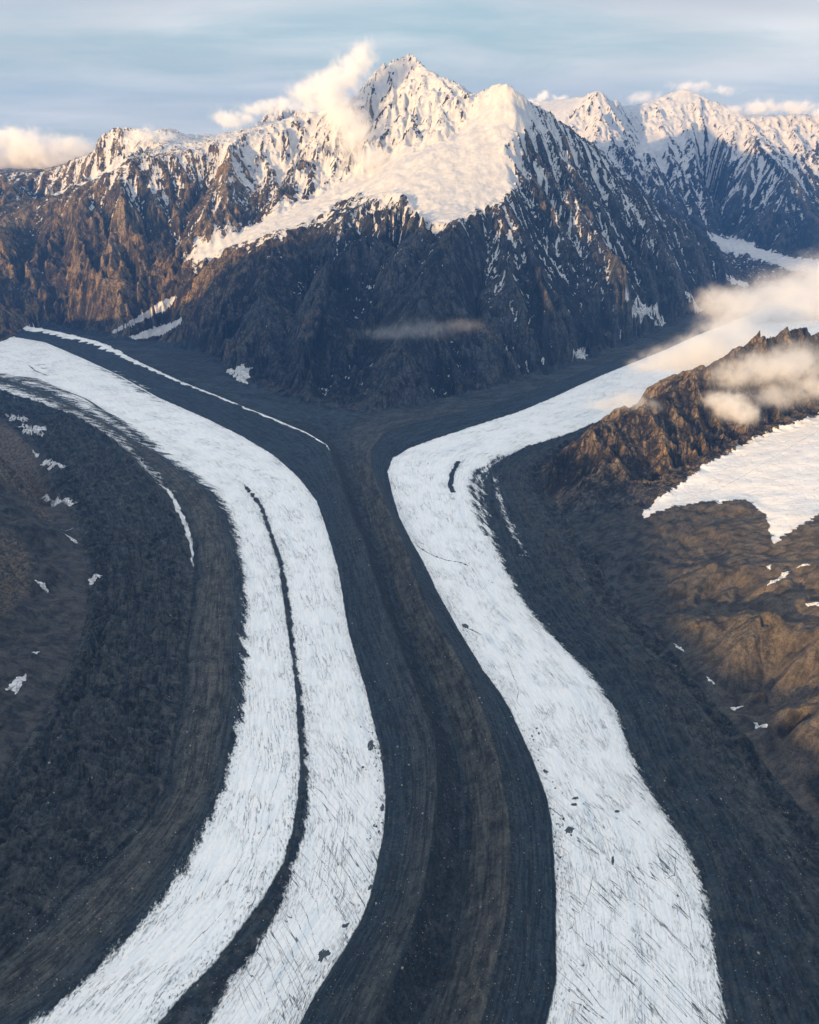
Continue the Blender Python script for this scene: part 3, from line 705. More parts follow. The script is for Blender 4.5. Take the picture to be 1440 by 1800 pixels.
# -- valley floor: ice and debris
M_VAL, t, b = mat('glacier_ice_and_debris')
p = pos(t); fl = t.attr('flow', True); fx, fy, _ = t.xyz(fl)
icd = t.attr('ice'); fra = t.attr('fray'); br = t.attr('brown')
def flow(a, c, rot=0.0):
    return t.comb(t.m('MULTIPLY_ADD', fy, rot / a, t.m('DIVIDE', fx, a)), t.m('DIVIDE', fy, c))
e1 = t.m('ADD', t.m('MULTIPLY', t.noise(flow(15, 150, .28), 1, 5, .6), .6), t.m('MULTIPLY', t.noise(flow(4, 30, .3), 1, 6, .74), .4)); e2 = t.noise(p, 1 / 7, 3, .6)
ed = t.m('ADD', t.m('MULTIPLY', t.m('SUBTRACT', e1, .5), 5.0), t.m('MULTIPLY', t.m('SUBTRACT', e2, .5), 1.2))
im = t.ss(t.m('MULTIPLY_ADD', ed, fra, icd), -1.2, t.m('MULTIPLY_ADD', fra, .42, 1.4))
# ice colour: granular white with dirty flow streaks and thin cracks
st = t.noise(flow(4, 60), 1, 5, .62); st2 = t.noise(flow(26, 420), 1, 4, .55)
icec = t.mix(t.ss(st, .36, .60), (.80, .85, .90), (.95, .955, .96))
icec = t.mix(t.m('MULTIPLY', t.ss(st2, .52, .74), .7), icec, (.66, .75, .84))
c1 = t.m('ABSOLUTE', t.m('SUBTRACT', t.noise(flow(7, 120, .07), 1, 4, .55, .1), .5))
pxx, pyy, _ = t.xyz(p)
ob = t.comb(t.m('ADD', t.m('MULTIPLY', pxx, .83 / 17), t.m('MULTIPLY', pyy, .56 / 17)), t.m('ADD', t.m('MULTIPLY', pxx, .56 / 210), t.m('MULTIPLY', pyy, -.83 / 210)))
c2 = t.m('ABSOLUTE', t.m('SUBTRACT', t.noise(ob, 1, 2, .45, .1), .5))
c3 = t.m('ABSOLUTE', t.m('SUBTRACT', t.noise(flow(40, 16, -.4), 1, 3, .5, .3), .5))
gate = t.ss(t.noise(flow(60, 120), 1, 3, .5), .42, .62)
gate2 = t.m('MULTIPLY', t.m('MULTIPLY', t.ss(t.noise(p, 1 / 85, 3, .5), .40, .54), t.ss(pyy, 1800, 1200)), t.attr('obl'))
crack = t.m('MAXIMUM', t.m('MULTIPLY', t.ss(c1, .011, .003), t.m('MULTIPLY', gate, .8)), t.m('MULTIPLY', t.ss(c2, .010, .003), gate2))
prox = t.ss(icd, 55, 4)
spk = t.m('MULTIPLY', t.ss(t.m('MULTIPLY_ADD', prox, .07, t.noise(flow(2.4, 13, .15), 1, 5, .70)), .61, .71), t.m('ADD', t.m('MULTIPLY_ADD', gate, .6, .25), t.m('MULTIPLY', prox, .4)), clamp=True)
dirt_and_crack_shade = t.m('MAXIMUM', crack, spk)  # crack lines paint the shade inside crevasses; the specks are real dirt
icec = t.mix(t.m('MULTIPLY', dirt_and_crack_shade, .88), icec, (.045, .070, .100))
# debris colour
d1 = t.noise(p, 1 / 8, 6, .74); d2 = t.noise(flow(5, 170), 1, 6, .68); d3 = t.noise(p, 1 / 38, 5, .6)
bl = t.mix(t.ss(d2, .35, .65), (.009, .020, .033), (.030, .052, .074))
bw = t.mix(t.ss(t.m('MULTIPLY_ADD', d3, .5, t.m('MULTIPLY', d2, .5)), .38, .62), (.024, .028, .031), (.106, .107, .101))
dc = t.mix(br, bl, bw)
dc = t.mix(t.m('MULTIPLY', t.ss(d1, .50, .34), .8), dc, (.004, .006, .009))
dc = t.mix(t.m('MULTIPLY', t.ss(d1, .54, .70), .6), dc, t.mix(br, (.045, .062, .080), (.13, .12, .105)))
dc = t.mix(t.m('MULTIPLY', t.ss(d3, .62, .74), t.ss(d1, .5, .6)), dc, (.075, .068, .060))
hum_ = t.attr('hum'); hollow_shade = t.attr('hollow_shade')
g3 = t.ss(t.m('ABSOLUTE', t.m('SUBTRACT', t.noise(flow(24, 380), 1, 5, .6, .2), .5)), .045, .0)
dc = t.mix(t.m('MULTIPLY', g3, .65), dc, (.006, .010, .015))  # furrows along the flow darkened in colour as painted shade
dc = t.mix(t.m('MULTIPLY', hollow_shade, .85), dc, t.mix(t.ss(d1, .4, .6), (.004, .007, .011), (.022, .030, .040)))  # dark of the hollows mixed in as painted shade
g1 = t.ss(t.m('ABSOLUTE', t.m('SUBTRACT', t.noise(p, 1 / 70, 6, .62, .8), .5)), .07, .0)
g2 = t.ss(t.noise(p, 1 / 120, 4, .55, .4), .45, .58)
dc = t.mix(t.m('MULTIPLY', t.m('MULTIPLY', g1, hum_), t.m('MULTIPLY_ADD', g2, .6, .3)), dc, (.005, .007, .011))  # gully lines drawn dark in colour where the relief gets no shading
dc = t.mix(t.m('MULTIPLY', t.m('MULTIPLY', t.ss(t.noise(p, 1 / 30, 6, .7), .48, .66), hum_), .8), dc, (.085, .088, .090))
stone = t.ss(t.voro(p, 1 / 4.6), .22, .12)
stone = t.m('MULTIPLY', stone, t.ss(t.voro(p, 1 / 4.6, out='Color'), .60, .74))
dc = t.mix(t.m('MULTIPLY', stone, .75), dc, (.15, .145, .135))
t.put(b.inputs['Base Color'], t.mix(im, dc, icec))
t.put(b.inputs['Roughness'], t.m('MULTIPLY_ADD', im, -.25, .9)); t.put(b.inputs['Specular IOR Level'], .25)
hh = t.m('ADD', t.m('MULTIPLY', t.m('SUBTRACT', st, dirt_and_crack_shade), t.m('MULTIPLY', im, .8)), t.m('MULTIPLY', t.m('ADD', d1, d3), t.m('SUBTRACT', 1.0, im)))
bump(t, b, hh, .9, 3.5)

# -- scree hillsides
M_HILL, t, b = mat('scree_and_snow')
p = pos(t); sn = t.attr('snow')
a1 = t.noise(p, 1 / 4, 4, .7); a2 = t.noise(p, 1 / 42, 6, .62, .3); a3 = t.noise(p, 1 / 190, 4, .55)
br = t.attr('brown'); rib = t.attr('rib'); fib = t.attr('fib')
tone = t.m('ADD', a2, t.m('MULTIPLY', fib, .06))
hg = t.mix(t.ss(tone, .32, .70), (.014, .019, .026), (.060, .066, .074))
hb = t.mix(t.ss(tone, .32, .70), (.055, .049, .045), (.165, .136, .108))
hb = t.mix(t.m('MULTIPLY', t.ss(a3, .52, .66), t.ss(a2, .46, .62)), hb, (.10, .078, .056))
hc = t.mix(br, hg, hb)  # right hillside: its shade painted as grey, its sunlight as brown
ou = t.attr('outcrop')
hc = t.mix(t.m('MULTIPLY', ou, .8), hc, t.mix(t.ss(t.noise(p, 1 / 14, 6, .68), .36, .66), (.035, .034, .036), (.21, .175, .135)))
out_ = t.m('MULTIPLY', t.ss(t.noise(p, 1 / 24, 6, .68), .56, .66), t.ss(t.noise(p, 1 / 150, 3, .5), .50, .60))
hc = t.mix(out_, hc, (.105, .086, .066))
hc = t.mix(t.m('MULTIPLY', t.ss(a1, .50, .36), .7), hc, (.008, .009, .012))
hc = t.mix(t.m('MULTIPLY', t.ss(t.voro(p, 1 / 5.5), .20, .1), .5), hc, (.13, .12, .105))
n4 = t.noise(p, 1 / 9, 4, .6)
sm_ = t.ss(t.m('ADD', sn, t.m('MULTIPLY', t.m('SUBTRACT', n4, .5), 3.0)), -.1, .3)
crk = t.m('ABSOLUTE', t.m('SUBTRACT', t.noise(p, 1 / 75, 3, .5, .5), .5))
snb = t.mix(t.ss(t.noise(p, 1 / 60, 5, .6), .35, .7), (.74, .73, .74), (.84, .83, .83))
snc = t.mix(t.m('MULTIPLY', t.ss(crk, .008, .002), .5), snb, (.30, .31, .35))
t.put(b.inputs['Base Color'], t.mix(sm_, hc, snc)); t.put(b.inputs['Roughness'], .9); t.put(b.inputs['Specular IOR Level'], .2)
bump(t, b, t.m('MULTIPLY', t.m('ADD', a1, t.m('MULTIPLY', a2, 2.5)), t.m('SUBTRACT', 1.0, t.m('MULTIPLY', sm_, .8))), .8, 3.0)

def plain(name, col, rough=.8, noise_scale=None, col2=None, bumpd=0.0, spec=.3):
    m, t, b = mat(name)
    if noise_scale:
        n = t.noise(pos(t), noise_scale, 4, .6); t.put(b.inputs['Base Color'], t.mix(t.ss(n, .35, .65), col, col2 or col))
        if bumpd: bump(t, b, n, .7, bumpd)
    else: t.put(b.inputs['Base Color'], col)
    b.inputs['Roughness'].default_value = rough; b.inputs['Specular IOR Level'].default_value = spec
    return m
M_SNOW = plain('old_snow', (.34, .36, .40), .8, 1 / 7, (.80, .81, .83), .6)
M_WATER = plain('meltwater', (.018, .032, .046), .12, 1 / 9, (.03, .05, .065), 0, .5)
M_STONE = plain('pale_stone', (.17, .165, .16), .9, 1 / 1.5, (.34, .32, .29), .3)
M_CHAN = plain('wet_silt_and_crack_shade', (.020, .026, .034), .5, 1 / 3, (.05, .06, .07), .3)  # silt of melt channels; on crevasse ribbons its dark stands in for shade

# ------------------------------------------------------------------ build the land meshes
nxv = np.gradient(Z, axis=1); 
NX, NY = -gx, -gy; ln = np.sqrt(NX ** 2 + NY ** 2 + 1)
NORM = np.stack([NX / ln, NY / ln, 1 / ln], -1).reshape(-1, 3).astype(f4)
VERT = np.stack([X, Y, Z], -1).reshape(-1, 3).astype(f4)
idx = np.arange(NR * NC, dtype=np.int32).reshape(NR, NC)
QUAD = np.stack([idx[:-1, :-1], idx[:-1, 1:], idx[1:, 1:], idx[1:, :-1]], -1).reshape(-1, 4)
QL = LAB[:-1, :-1].reshape(-1)
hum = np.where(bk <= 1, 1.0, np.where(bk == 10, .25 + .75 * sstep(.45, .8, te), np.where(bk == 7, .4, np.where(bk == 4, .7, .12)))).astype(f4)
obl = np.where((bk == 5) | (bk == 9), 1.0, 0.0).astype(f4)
hollow_shade = np.zeros_like(X)  # dark painted into troughs and ravines in place of relief shade
hollow_shade = np.where(bk == 7, sstep(.0, .06, te + .03 * rough) * sstep(.40, .22, te + .08 * rough), hollow_shade)
hollow_shade = np.where(bk == 1, np.exp(-((te - .13 + .07 * rough) / .07) ** 2), hollow_shade)
hollow_shade = np.where(bk == 10, np.exp(-((te - .89 + .05 * rough) / .07) ** 2), hollow_shade)
hollow_shade = np.where(bk == 2, .8 * np.exp(-((te - .03 + .05 * rough) / .045) ** 2), hollow_shade)
hollow_shade = np.where(bk == 8, .7 * np.exp(-((te - .05 + .02 * rough) / .06) ** 2), hollow_shade)
hollow_shade = np.where(up & (bk == 7), 0, hollow_shade) * vmask
ATT = dict(hollow_shade=hollow_shade, outcrop=OUT, obl=obl, hum=hum, rib=np.clip(gp / 2.2 + .8 * gp0 + .7 * gpB, -1.8, 1.8), fib=fibv, snow=snow, ice=ice, fray=fray, brown=brown)
FLOW = np.stack([fc, fs, np.zeros_like(fc)], -1).reshape(-1, 3).astype(f4)

def raw_mesh(name, v, q, material, normals=None, attrs=None, vecs=None):
    me = bpy.data.meshes.new(name)
    k = q.shape[1]
    me.vertices.add(len(v)); me.vertices.foreach_set('co', np.ascontiguousarray(v, f4).ravel())
    me.loops.add(q.size); me.loops.foreach_set('vertex_index', np.ascontiguousarray(q, np.int32).ravel())
    me.polygons.add(len(q)); me.polygons.foreach_set('loop_start', np.arange(0, q.size, k, dtype=np.int32))
    me.update(calc_edges=True)
    me.polygons.foreach_set('use_smooth', np.ones(len(q), bool))
    for n, a in (attrs or {}).items():
        at = me.attributes.new(n, 'FLOAT', 'POINT'); at.data.foreach_set('value', np.ascontiguousarray(a, f4))
    for n, a in (vecs or {}).items():
        at = me.attributes.new(n, 'FLOAT_VECTOR', 'POINT'); at.data.foreach_set('vector', np.ascontiguousarray(a, f4).ravel())
    if normals is not None: me.normals_split_custom_set_from_vertices(normals)
    me.materials.append(material)
    o = bpy.data.objects.new(name, me); C.objects.link(o)
    return o

def tag(o, label=None, cat=None, group=None, kind=None):
    if label: o['label'] = label
    if cat: o['category'] = cat
    if group: o['group'] = group
    if kind: o['kind'] = kind
    return o

LAND = {
 0: ('mountain', M_MOUNT, 'central pyramid mountain with a snow dome above dark rock buttresses', 'mountain'),
 1: ('mountain', M_MOUNT, 'long rock wall with sunlit brown buttresses and snowy crest on the left', 'mountain'),
 2: ('mountain', M_MOUNT, 'far jagged range with snowy gullies in blue shade behind the central mountain', 'mountain'),
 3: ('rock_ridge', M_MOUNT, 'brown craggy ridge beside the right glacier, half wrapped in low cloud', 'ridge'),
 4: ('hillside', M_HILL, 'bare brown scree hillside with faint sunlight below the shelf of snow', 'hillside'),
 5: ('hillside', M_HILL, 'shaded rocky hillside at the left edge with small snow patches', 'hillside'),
 6: ('moraine', M_VAL, 'hummocky dark debris with gullies beside the left hillside', 'moraine'),
 7: ('moraine', M_VAL, 'smooth brown debris band along the left side of the white ice', 'moraine'),
 8: ('moraine', M_VAL, 'thin dark debris stripe dividing the two white lanes of the left glacier', 'moraine'),
 9: ('moraine', M_VAL, 'wide blue-grey debris band on the right flank of the left glacier', 'moraine'),
 10: ('moraine', M_VAL, 'trough and brown ridge running down the middle between both glaciers', 'moraine'),
 11: ('moraine', M_VAL, 'blue-grey debris slope along the left flank of the right glacier', 'moraine'),
 12: ('moraine', M_VAL, 'broad dark debris field between the right glacier and the brown hillside', 'moraine'),
 13: ('glacier', M_VAL, 'outer white lane of the left glacier with a frayed left edge', 'glacier'),
 14: ('glacier', M_VAL, 'inner white lane of the left glacier crossed by thin crevasses', 'glacier'),
 15: ('glacier', M_VAL, 'white right glacier bending sharply round from the upper right', 'glacier'),
 16: ('hanging_glacier', M_MOUNT, 'sunlit hanging glacier tongue slanting down left of the snow dome', 'glacier'),
 17: ('snowfield', M_HILL, 'pink-white snowfield on the shelf below the brown ridge', 'snowfield'),
 18: ('glacier', M_MOUNT, 'far broken blue-white glacier tongue at the foot of the far range', 'glacier'),
}
LANDOB = {}
for k, (name, m, label, cat) in LAND.items():
    q = QUAD[QL == k]
    if not len(q): continue
    u, inv = np.unique(q, return_inverse=True)
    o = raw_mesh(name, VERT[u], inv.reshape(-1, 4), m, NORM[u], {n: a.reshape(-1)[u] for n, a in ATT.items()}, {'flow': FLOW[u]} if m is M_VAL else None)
    tag(o, label, cat, None, 'structure'); LANDOB[k] = o

# land beyond the frame: coarse, joined to the fan
def coarse(x0, x1, y0, y1, cell):
    xs = np.arange(x0, x1 + 1, cell); ys = np.arange(y0, y1 + 1, cell)
    xx, yy = np.meshgrid(xs, ys); xx = xx.astype(f4); yy = yy.astype(f4)
    zz = macro(xx, yy).astype(f4)
    vm = valley_mask(xx, yy)
    r = np.clip(zz / 150, 0, 1) * (~vm)
    zz = zz + r * (16 * ridged(xx / 420, yy / 420, 15, 3) + 9 * fbm(xx / 150, yy / 150, 16, 3)) - 4
    hw = HALF * (CP * yy + SP * CAM_H)
    inside = (np.abs(xx) < hw - cell * 1.2) & (yy > 600 + cell * 1.2) & (yy < 15800 - cell * 1.2)
    ii = np.arange(xx.size, dtype=np.int32).reshape(xx.shape)
    q = np.stack([ii[:-1, :-1], ii[:-1, 1:], ii[1:, 1:], ii[1:, :-1]], -1).reshape(-1, 4)
    allin = (inside[:-1, :-1] & inside[:-1, 1:] & inside[1:, 1:] & inside[1:, :-1]).reshape(-1)
    q = q[~allin]
    u, inv = np.unique(q, return_inverse=True)
    v = np.stack([xx, yy, zz], -1).reshape(-1, 3)[u]
    gyc, gxc = np.gradient(zz, cell); sl = np.hypot(gxc, gyc)
    sw = np.clip((zz - 1000) / 400 + .5 * (.8 - sl) + .2 * fbm(xx / 200, yy / 200, 8, 3), -1.2, 1.2)
    o = raw_mesh('terrain', v, inv.reshape(-1, 4), M_MOUNT, None, {'snow': sw.reshape(-1)[u]})
    return o
tag(coarse(-9400, 10300, -5900, 19500, 75), 'rocky and snowy land that goes on beyond the valley', 'terrain', None, 'structure')

# ------------------------------------------------------------------ dropping things onto the land
def ground(x, y):
    """height of the fine land at world x, y"""
    x = np.asarray(x, float); y = np.asarray(y, float)
    r = np.interp(y, rows, np.arange(NR)); w = HALF * (CP * y + SP * CAM_H); c = (x / w + 1) / 2 * (NC - 1)
    i = np.clip(r.astype(int), 0, NR - 2); j = np.clip(c.astype(int), 0, NC - 2); fr = r - i; fc_ = np.clip(c - j, 0, 1)
    return (Z[i, j] * (1 - fc_) + Z[i, j + 1] * fc_) * (1 - fr) + (Z[i + 1, j] * (1 - fc_) + Z[i + 1, j + 1] * fc_) * fr

YM = np.arange(620, 15700, 5.0)
def hit(px, py):
    dx, dy, dz = ray(px, py); t = YM / dy
    xx, zz = dx * t, CAM_H + dz * t
    g = ground(xx, YM); ok = np.nonzero(zz <= g)[0]
    k = ok[0] if len(ok) else len(YM) - 1
    return float(xx[k]), float(YM[k])

def patch(name, outline, material, thick, jitter=.12, rings=3, sub=5, flat=False, fine=0):
    """a thin lens of material lying on the land; outline is a traced polygon"""
    W_ = np.array([hit(x, y) for x, y in outline])
    pts = []
    if fine: rings = int(np.clip(np.hypot(*(W_ - W_.mean(0)).T).mean() / fine, 3, 14))
    for a, b in zip(W_, np.roll(W_, -1, 0)):
        if fine: sub = int(np.clip(np.hypot(*(b - a)) / fine, 3, 14))
        for k in range(sub): pts.append(a + (b - a) * k / sub)
    pts = np.array(pts); c = pts.mean(0); size = np.hypot(*(pts - c).T).mean()
    n = len(pts)
    if fine:
        nx_ = fbm(pts[:, 0] / size * 1.3, pts[:, 1] / size * 1.3, 201, 4, .6); ny_ = fbm(pts[:, 0] / size * 1.3, pts[:, 1] / size * 1.3, 202, 4, .6)
        pts = pts + np.stack([nx_, ny_], 1) * size * .30
    pts = pts + rng.normal(0, 1, (n, 2)) * size * jitter * .5
    org = np.array([c[0], c[1], float(ground(c[0], c[1]))])
    v = []; q = []
    for k in range(rings + 1):
        s = 1 - k / (rings + 1); p2 = c + (pts - c) * s
        z = ground(p2[:, 0], p2[:, 1]) + (-.6 if k == 0 else thick * (1 - s * s) ** .5)
        v += [(x - org[0], y - org[1], zz - org[2]) for (x, y), zz in zip(p2, z)]
    v.append((0, 0, thick))
    f = []
    for k in range(rings):
        for i in range(n):
            j = (i + 1) % n; f.append((k * n + i, k * n + j, (k + 1) * n + j, (k + 1) * n + i))
    for i in range(n): f.append((rings * n + i, rings * n + (i + 1) % n, (rings + 1) * n))
    if flat:
        zt = np.median([q_[2] for q_ in v]) + thick * .3
        v = [(a, b_, max(zt, zz)) if i >= n else (a, b_, zz) for i, (a, b_, zz) in enumerate(v)]
    me = bpy.data.meshes.new(name); me.from_pydata(v, [], f); me.materials.append(material)
    me.polygons.foreach_set('use_smooth', np.ones(len(me.polygons), bool)); me.update()
    bm = bmesh.new(); bm.from_mesh(me); bmesh.ops.recalc_face_normals(bm, faces=bm.faces)
    if sum(f_.normal.z for f_ in bm.faces) < 0: bmesh.ops.reverse_faces(bm, faces=bm.faces)
    bm.to_mesh(me); bm.free()
    o = bpy.data.objects.new(name, me); C.objects.link(o); o.location = org
    return o

def blob(cx, cy, rx, ry, rot=0.0, n=9, jit=.22):
    r = []
    for k in range(n):
        a = 2 * math.pi * k / n; s = 1 + random.uniform(-jit, jit); x, y = rx * s * math.cos(a), ry * s * math.sin(a)
        r.append((cx + x * math.cos(rot) - y * math.sin(rot), cy + x * math.sin(rot) + y * math.cos(rot)))
    return r

SNOWP = [
 ([(10, 1212), (30, 1190), (48, 1187), (44, 1200), (28, 1222), (20, 1215)], 'largest white snow patch, low on the shaded left hillside'),
 ([(60, 1022), (80, 1025), (85, 1042), (74, 1035)], 'small wedge of snow on the left hillside below the brown crags'),
 ([(112, 937), (135, 950), (138, 956), (120, 945)], 'slanting snow sliver at the foot of the left crags'),
 ([(104, 929), (132, 929), (118, 933)], 'thin flat snow streak just above the slanting sliver on the left'),
 ([(8, 722), (45, 735), (48, 742), (20, 738)], 'topmost snow streak beside the dark debris at the left edge'),
 ([(30, 748), (75, 752), (78, 762), (50, 764)], 'second snow streak down at the left edge, broad and flat'),
 ([(72, 812), (118, 814), (110, 824), (90, 820)], 'broad snow patch right of the grey crag at the left edge'),
 ([(58, 790), (70, 800), (65, 806)], 'tiny snow scrap at the tip of the grey crag'),
 ([(75, 870), (130, 882), (128, 890), (100, 880)], 'long narrow snow streak under the left crag'),
 ([(55, 1150), (72, 1147), (66, 1153)], 'tiny snow dot above the largest patch on the left hillside'),
 ([(155, 1016), (178, 1012), (170, 1022), (158, 1028)], 'lone snow scrap in the dark gully of the left debris'),
 ([(395, 652), (420, 640), (430, 645), (447, 647), (436, 658), (432, 674), (418, 668), (405, 657)], 'snow cone at the foot of the central mountain, left side'),
 ([(1005, 605), (1020, 612), (1030, 625), (1028, 631), (1012, 622)], 'leaf shaped snow patch at the foot of the central mountain, right side'),
 ([(952, 628), (957, 632), (956, 645), (951, 640)], 'short upright snow sliver left of the leaf shaped patch'),
 ([(1098, 512), (1115, 530), (1140, 545), (1175, 556), (1165, 566), (1150, 572), (1140, 558), (1115, 542)], 'long curved snow tongue below the right gully of the central mountain'),
 ([(1203, 523), (1225, 535), (1240, 543), (1220, 541)], 'thin snow tongue near the far right foot of the central mountain'),
 ([(1275, 483), (1300, 492), (1318, 502), (1300, 502)], 'snow apron at the far end of the central mountain'),
 ([(1345, 1030), (1365, 1018), (1390, 1005), (1380, 1014), (1360, 1026)], 'slanting snow streak on the brown right hillside'),
 ([(1398, 1000), (1420, 990), (1425, 993)], 'short snow dash above the slanting streak at right'),
 ([(1412, 1063), (1440, 1061), (1445, 1066), (1420, 1067)], 'snow bar at the right edge of the brown hillside'),
 ([(1346, 996), (1356, 992), (1354, 1003)], 'small snow dot below the tail of the snowfield'),
 ([(1324, 1270), (1345, 1272), (1352, 1282), (1335, 1280)], 'snow patch in the right ravine, larger of the pair'),
 ([(1280, 1244), (1308, 1242), (1290, 1250)], 'snow patch in the right ravine, thinner of the pair'),
 ([(1182, 1130), (1200, 1140), (1205, 1150), (1192, 1142)], 'snow scrap high in the right ravine'),
 ([(1240, 1190), (1252, 1198), (1258, 1206), (1245, 1200)], 'snow scrap halfway along the right ravine'),
]
for poly, label in SNOWP:
    tag(patch('snow_patch', poly, M_SNOW, 1.8, fine=5, jitter=.05), label, 'snow patch', 'old snow patches on dark ground')

PONDS = [
 (blob(1001, 1460, 11, 8, -.4), 'large oval dark pond in the middle of the right glacier'),
 (blob(1011, 1405, 7, 4), 'upper of two small ponds just above the large oval one'),
 (blob(1009, 1415, 6.5, 4), 'lower of two small ponds just above the large oval one'),
 (blob(1077, 1514, 3, 11, 0, 10), 'narrow upright pond right of the large oval one'),
 ([(558, 1690), (558, 1675), (568, 1668), (583, 1670), (586, 1678), (570, 1688), (562, 1698)], 'biggest dark pond near the bottom of the left glacier'),
 (blob(608, 1629, 9, 5, -.5), 'bean shaped pond above the biggest one on the left glacier'),
 (blob(652, 1560, 9, 3.5, -.6), 'thin pond touching the moraine, above the bean shaped one'),
 (blob(652, 1312, 7, 11, .1), 'upright pond on the right rim of the left glacier'),
 (blob(672, 1333, 5, 4), 'small round pond against the moraine edge of the left glacier'),
 (blob(672, 1420, 4, 10, .2), 'narrow pond along the moraine edge of the left glacier'),
 (blob(1085, 1427, 6, 3, -.2), 'faint small pond near the right rim of the right glacier'),
 (blob(957, 1356, 4, 3.5), 'small pond by the left rim of the right glacier'),
 (blob(638, 1350, 3, 4), 'tiny pond left of the upright one on the left glacier'),
 (blob(818, 1101, 8, 4.5, .4), 'dark pond at the head of the short melt crack on the right glacier'),
]
for poly, label in PONDS:
    tag(patch('meltwater_pond', poly, M_WATER, .7, .08, 2, 3), label, 'pond', 'dark ponds on the ice')

def channel(pts, w0, label, name='melt_channel'):
    W_ = [np.array(hit(x, y)) for x, y in pts]; P = []
    for a, b_ in zip(W_[:-1], W_[1:]):
        n = max(2, int(np.hypot(*(b_ - a)) / 6))
        for k in range(n): P.append(a + (b_ - a) * k / n)
    P.append(W_[-1]); P = np.array(P); P += rng.normal(0, .8, P.shape)
    T = np.gradient(P, axis=0); T /= np.linalg.norm(T, axis=1)[:, None] + 1e-6; Nn = np.stack([-T[:, 1], T[:, 0]], 1)
    w = w0 * (.35 + np.abs(perlin(np.arange(len(P)) / 3.5, np.zeros(len(P)), 5)) * 2.4) * np.clip(np.minimum(np.arange(len(P)), np.arange(len(P))[::-1]) / 3, .15, 1)
    org = np.array([*P[0], float(ground(*P[0]))]); v = []
    for off, dz in ((-1, -.5), (-.6, .35), (.6, .35), (1, -.5)):
        q = P + Nn * (w * off)[:, None]; z = ground(q[:, 0], q[:, 1]) + dz
        v.append(np.stack([q[:, 0], q[:, 1], z], 1) - org)
    n = len(P); v = np.concatenate(v); f = []
    for r_ in range(3):
        for k in range(n - 1): f.append((r_ * n + k, r_ * n + k + 1, (r_ + 1) * n + k + 1, (r_ + 1) * n + k))
    me = bpy.data.meshes.new(name); me.from_pydata(v.tolist(), [], f); me.materials.append(M_CHAN)
    o = bpy.data.objects.new(name, me); C.objects.link(o); o.location = org
    return tag(o, label, 'melt channel', 'dark melt channels in the ice') if label else o
channel([(731, 958), (745, 968), (762, 978), (785, 986), (805, 988), (826, 996)], 3.2, 'ragged dark crack across the right glacier just below its bend')
channel([(808, 1098), (825, 1106), (848, 1116)], 2.4, 'short dark crack at the left rim of the right glacier')
channel([(918, 1245), (908, 1235), (912, 1215), (905, 1195), (890, 1160)], .9, 'thin wavering melt line along the left rim of the right glacier')
channel([(1045, 1530), (1038, 1560), (1028, 1590), (1018, 1612)], .7, 'thin curved melt line in the lower part of the right glacier')
channel([(1005, 1762), (1025, 1772), (1050, 1788)], 2.0, 'ragged dark crack at the bottom of the right glacier')
channel([(1012, 1622), (998, 1640)], 1.3, 'short dark notch at the left rim of the right glacier, low down')
channel([(1150, 1472), (1158, 1510), (1170, 1545), (1185, 1540), (1188, 1500)], .8, 'hooked melt line near the right rim of the right glacier')

CREV = {14: [
 [(605, 1520), (625, 1553), (637, 1572)], [(583, 1520), (600, 1555), (620, 1590), (637, 1630)], [(548, 1525), (570, 1553), (590, 1580), (603, 1607), (618, 1635)],
 [(533, 1545), (545, 1570), (557, 1590), (562, 1618)], [(524, 1580), (540, 1612), (550, 1642), (556, 1672)], [(514, 1600), (530, 1640), (545, 1667), (556, 1696)],
 [(500, 1640), (515, 1680), (530, 1715), (546, 1742)], [(485, 1657), (497, 1692), (512, 1727), (526, 1762), (538, 1785)], [(470, 1690), (484, 1730), (500, 1772), (512, 1797)],
 [(595, 1445), (625, 1485), (650, 1512)], [(560, 1465), (590, 1510), (620, 1550), (637, 1573)], [(548, 1490), (562, 1512), (580, 1530)], [(625, 1440), (645, 1465), (660, 1482)], [(452, 1712), (466, 1750), (478, 1785)]],
 15: [[(1070, 1550), (1100, 1580), (1135, 1606)], [(1040, 1565), (1080, 1602), (1120, 1640), (1155, 1682)], [(1020, 1595), (1060, 1631), (1095, 1662), (1135, 1702)], [(1000, 1625), (1030, 1660), (1070, 1692), (1105, 1727)],
 [(995, 1675), (1025, 1712), (1065, 1760)], [(990, 1730), (1020, 1757), (1060, 1792)], [(988, 1560), (1020, 1582)], [(1100, 1520), (1130, 1552), (1165, 1590)], [(1090, 1640), (1120, 1668), (1160, 1712), (1180, 1745)], [(1120, 1740), (1150, 1775), (1168, 1797)], [(985, 1600), (1010, 1620)]],
 17: [[(1245, 868), (1290, 846), (1340, 816), (1390, 786), (1438, 758)]],
 13: [[(500, 1312), (496, 1345), (485, 1382), (474, 1412)], [(462, 1322), (452, 1360), (436, 1402)], [(480, 1442), (460, 1482), (440, 1512)], [(430, 1500), (402, 1545), (380, 1575)], [(395, 1600), (360, 1640), (330, 1668)], [(300, 1690), (262, 1722), (225, 1748)]]}
for k, lines in CREV.items():
    for pts in lines:
        o = channel(pts, .55, None, 'crevasse'); o.parent = LANDOB[k]  # dark ribbon on the surface stands in for the shade inside a crevasse

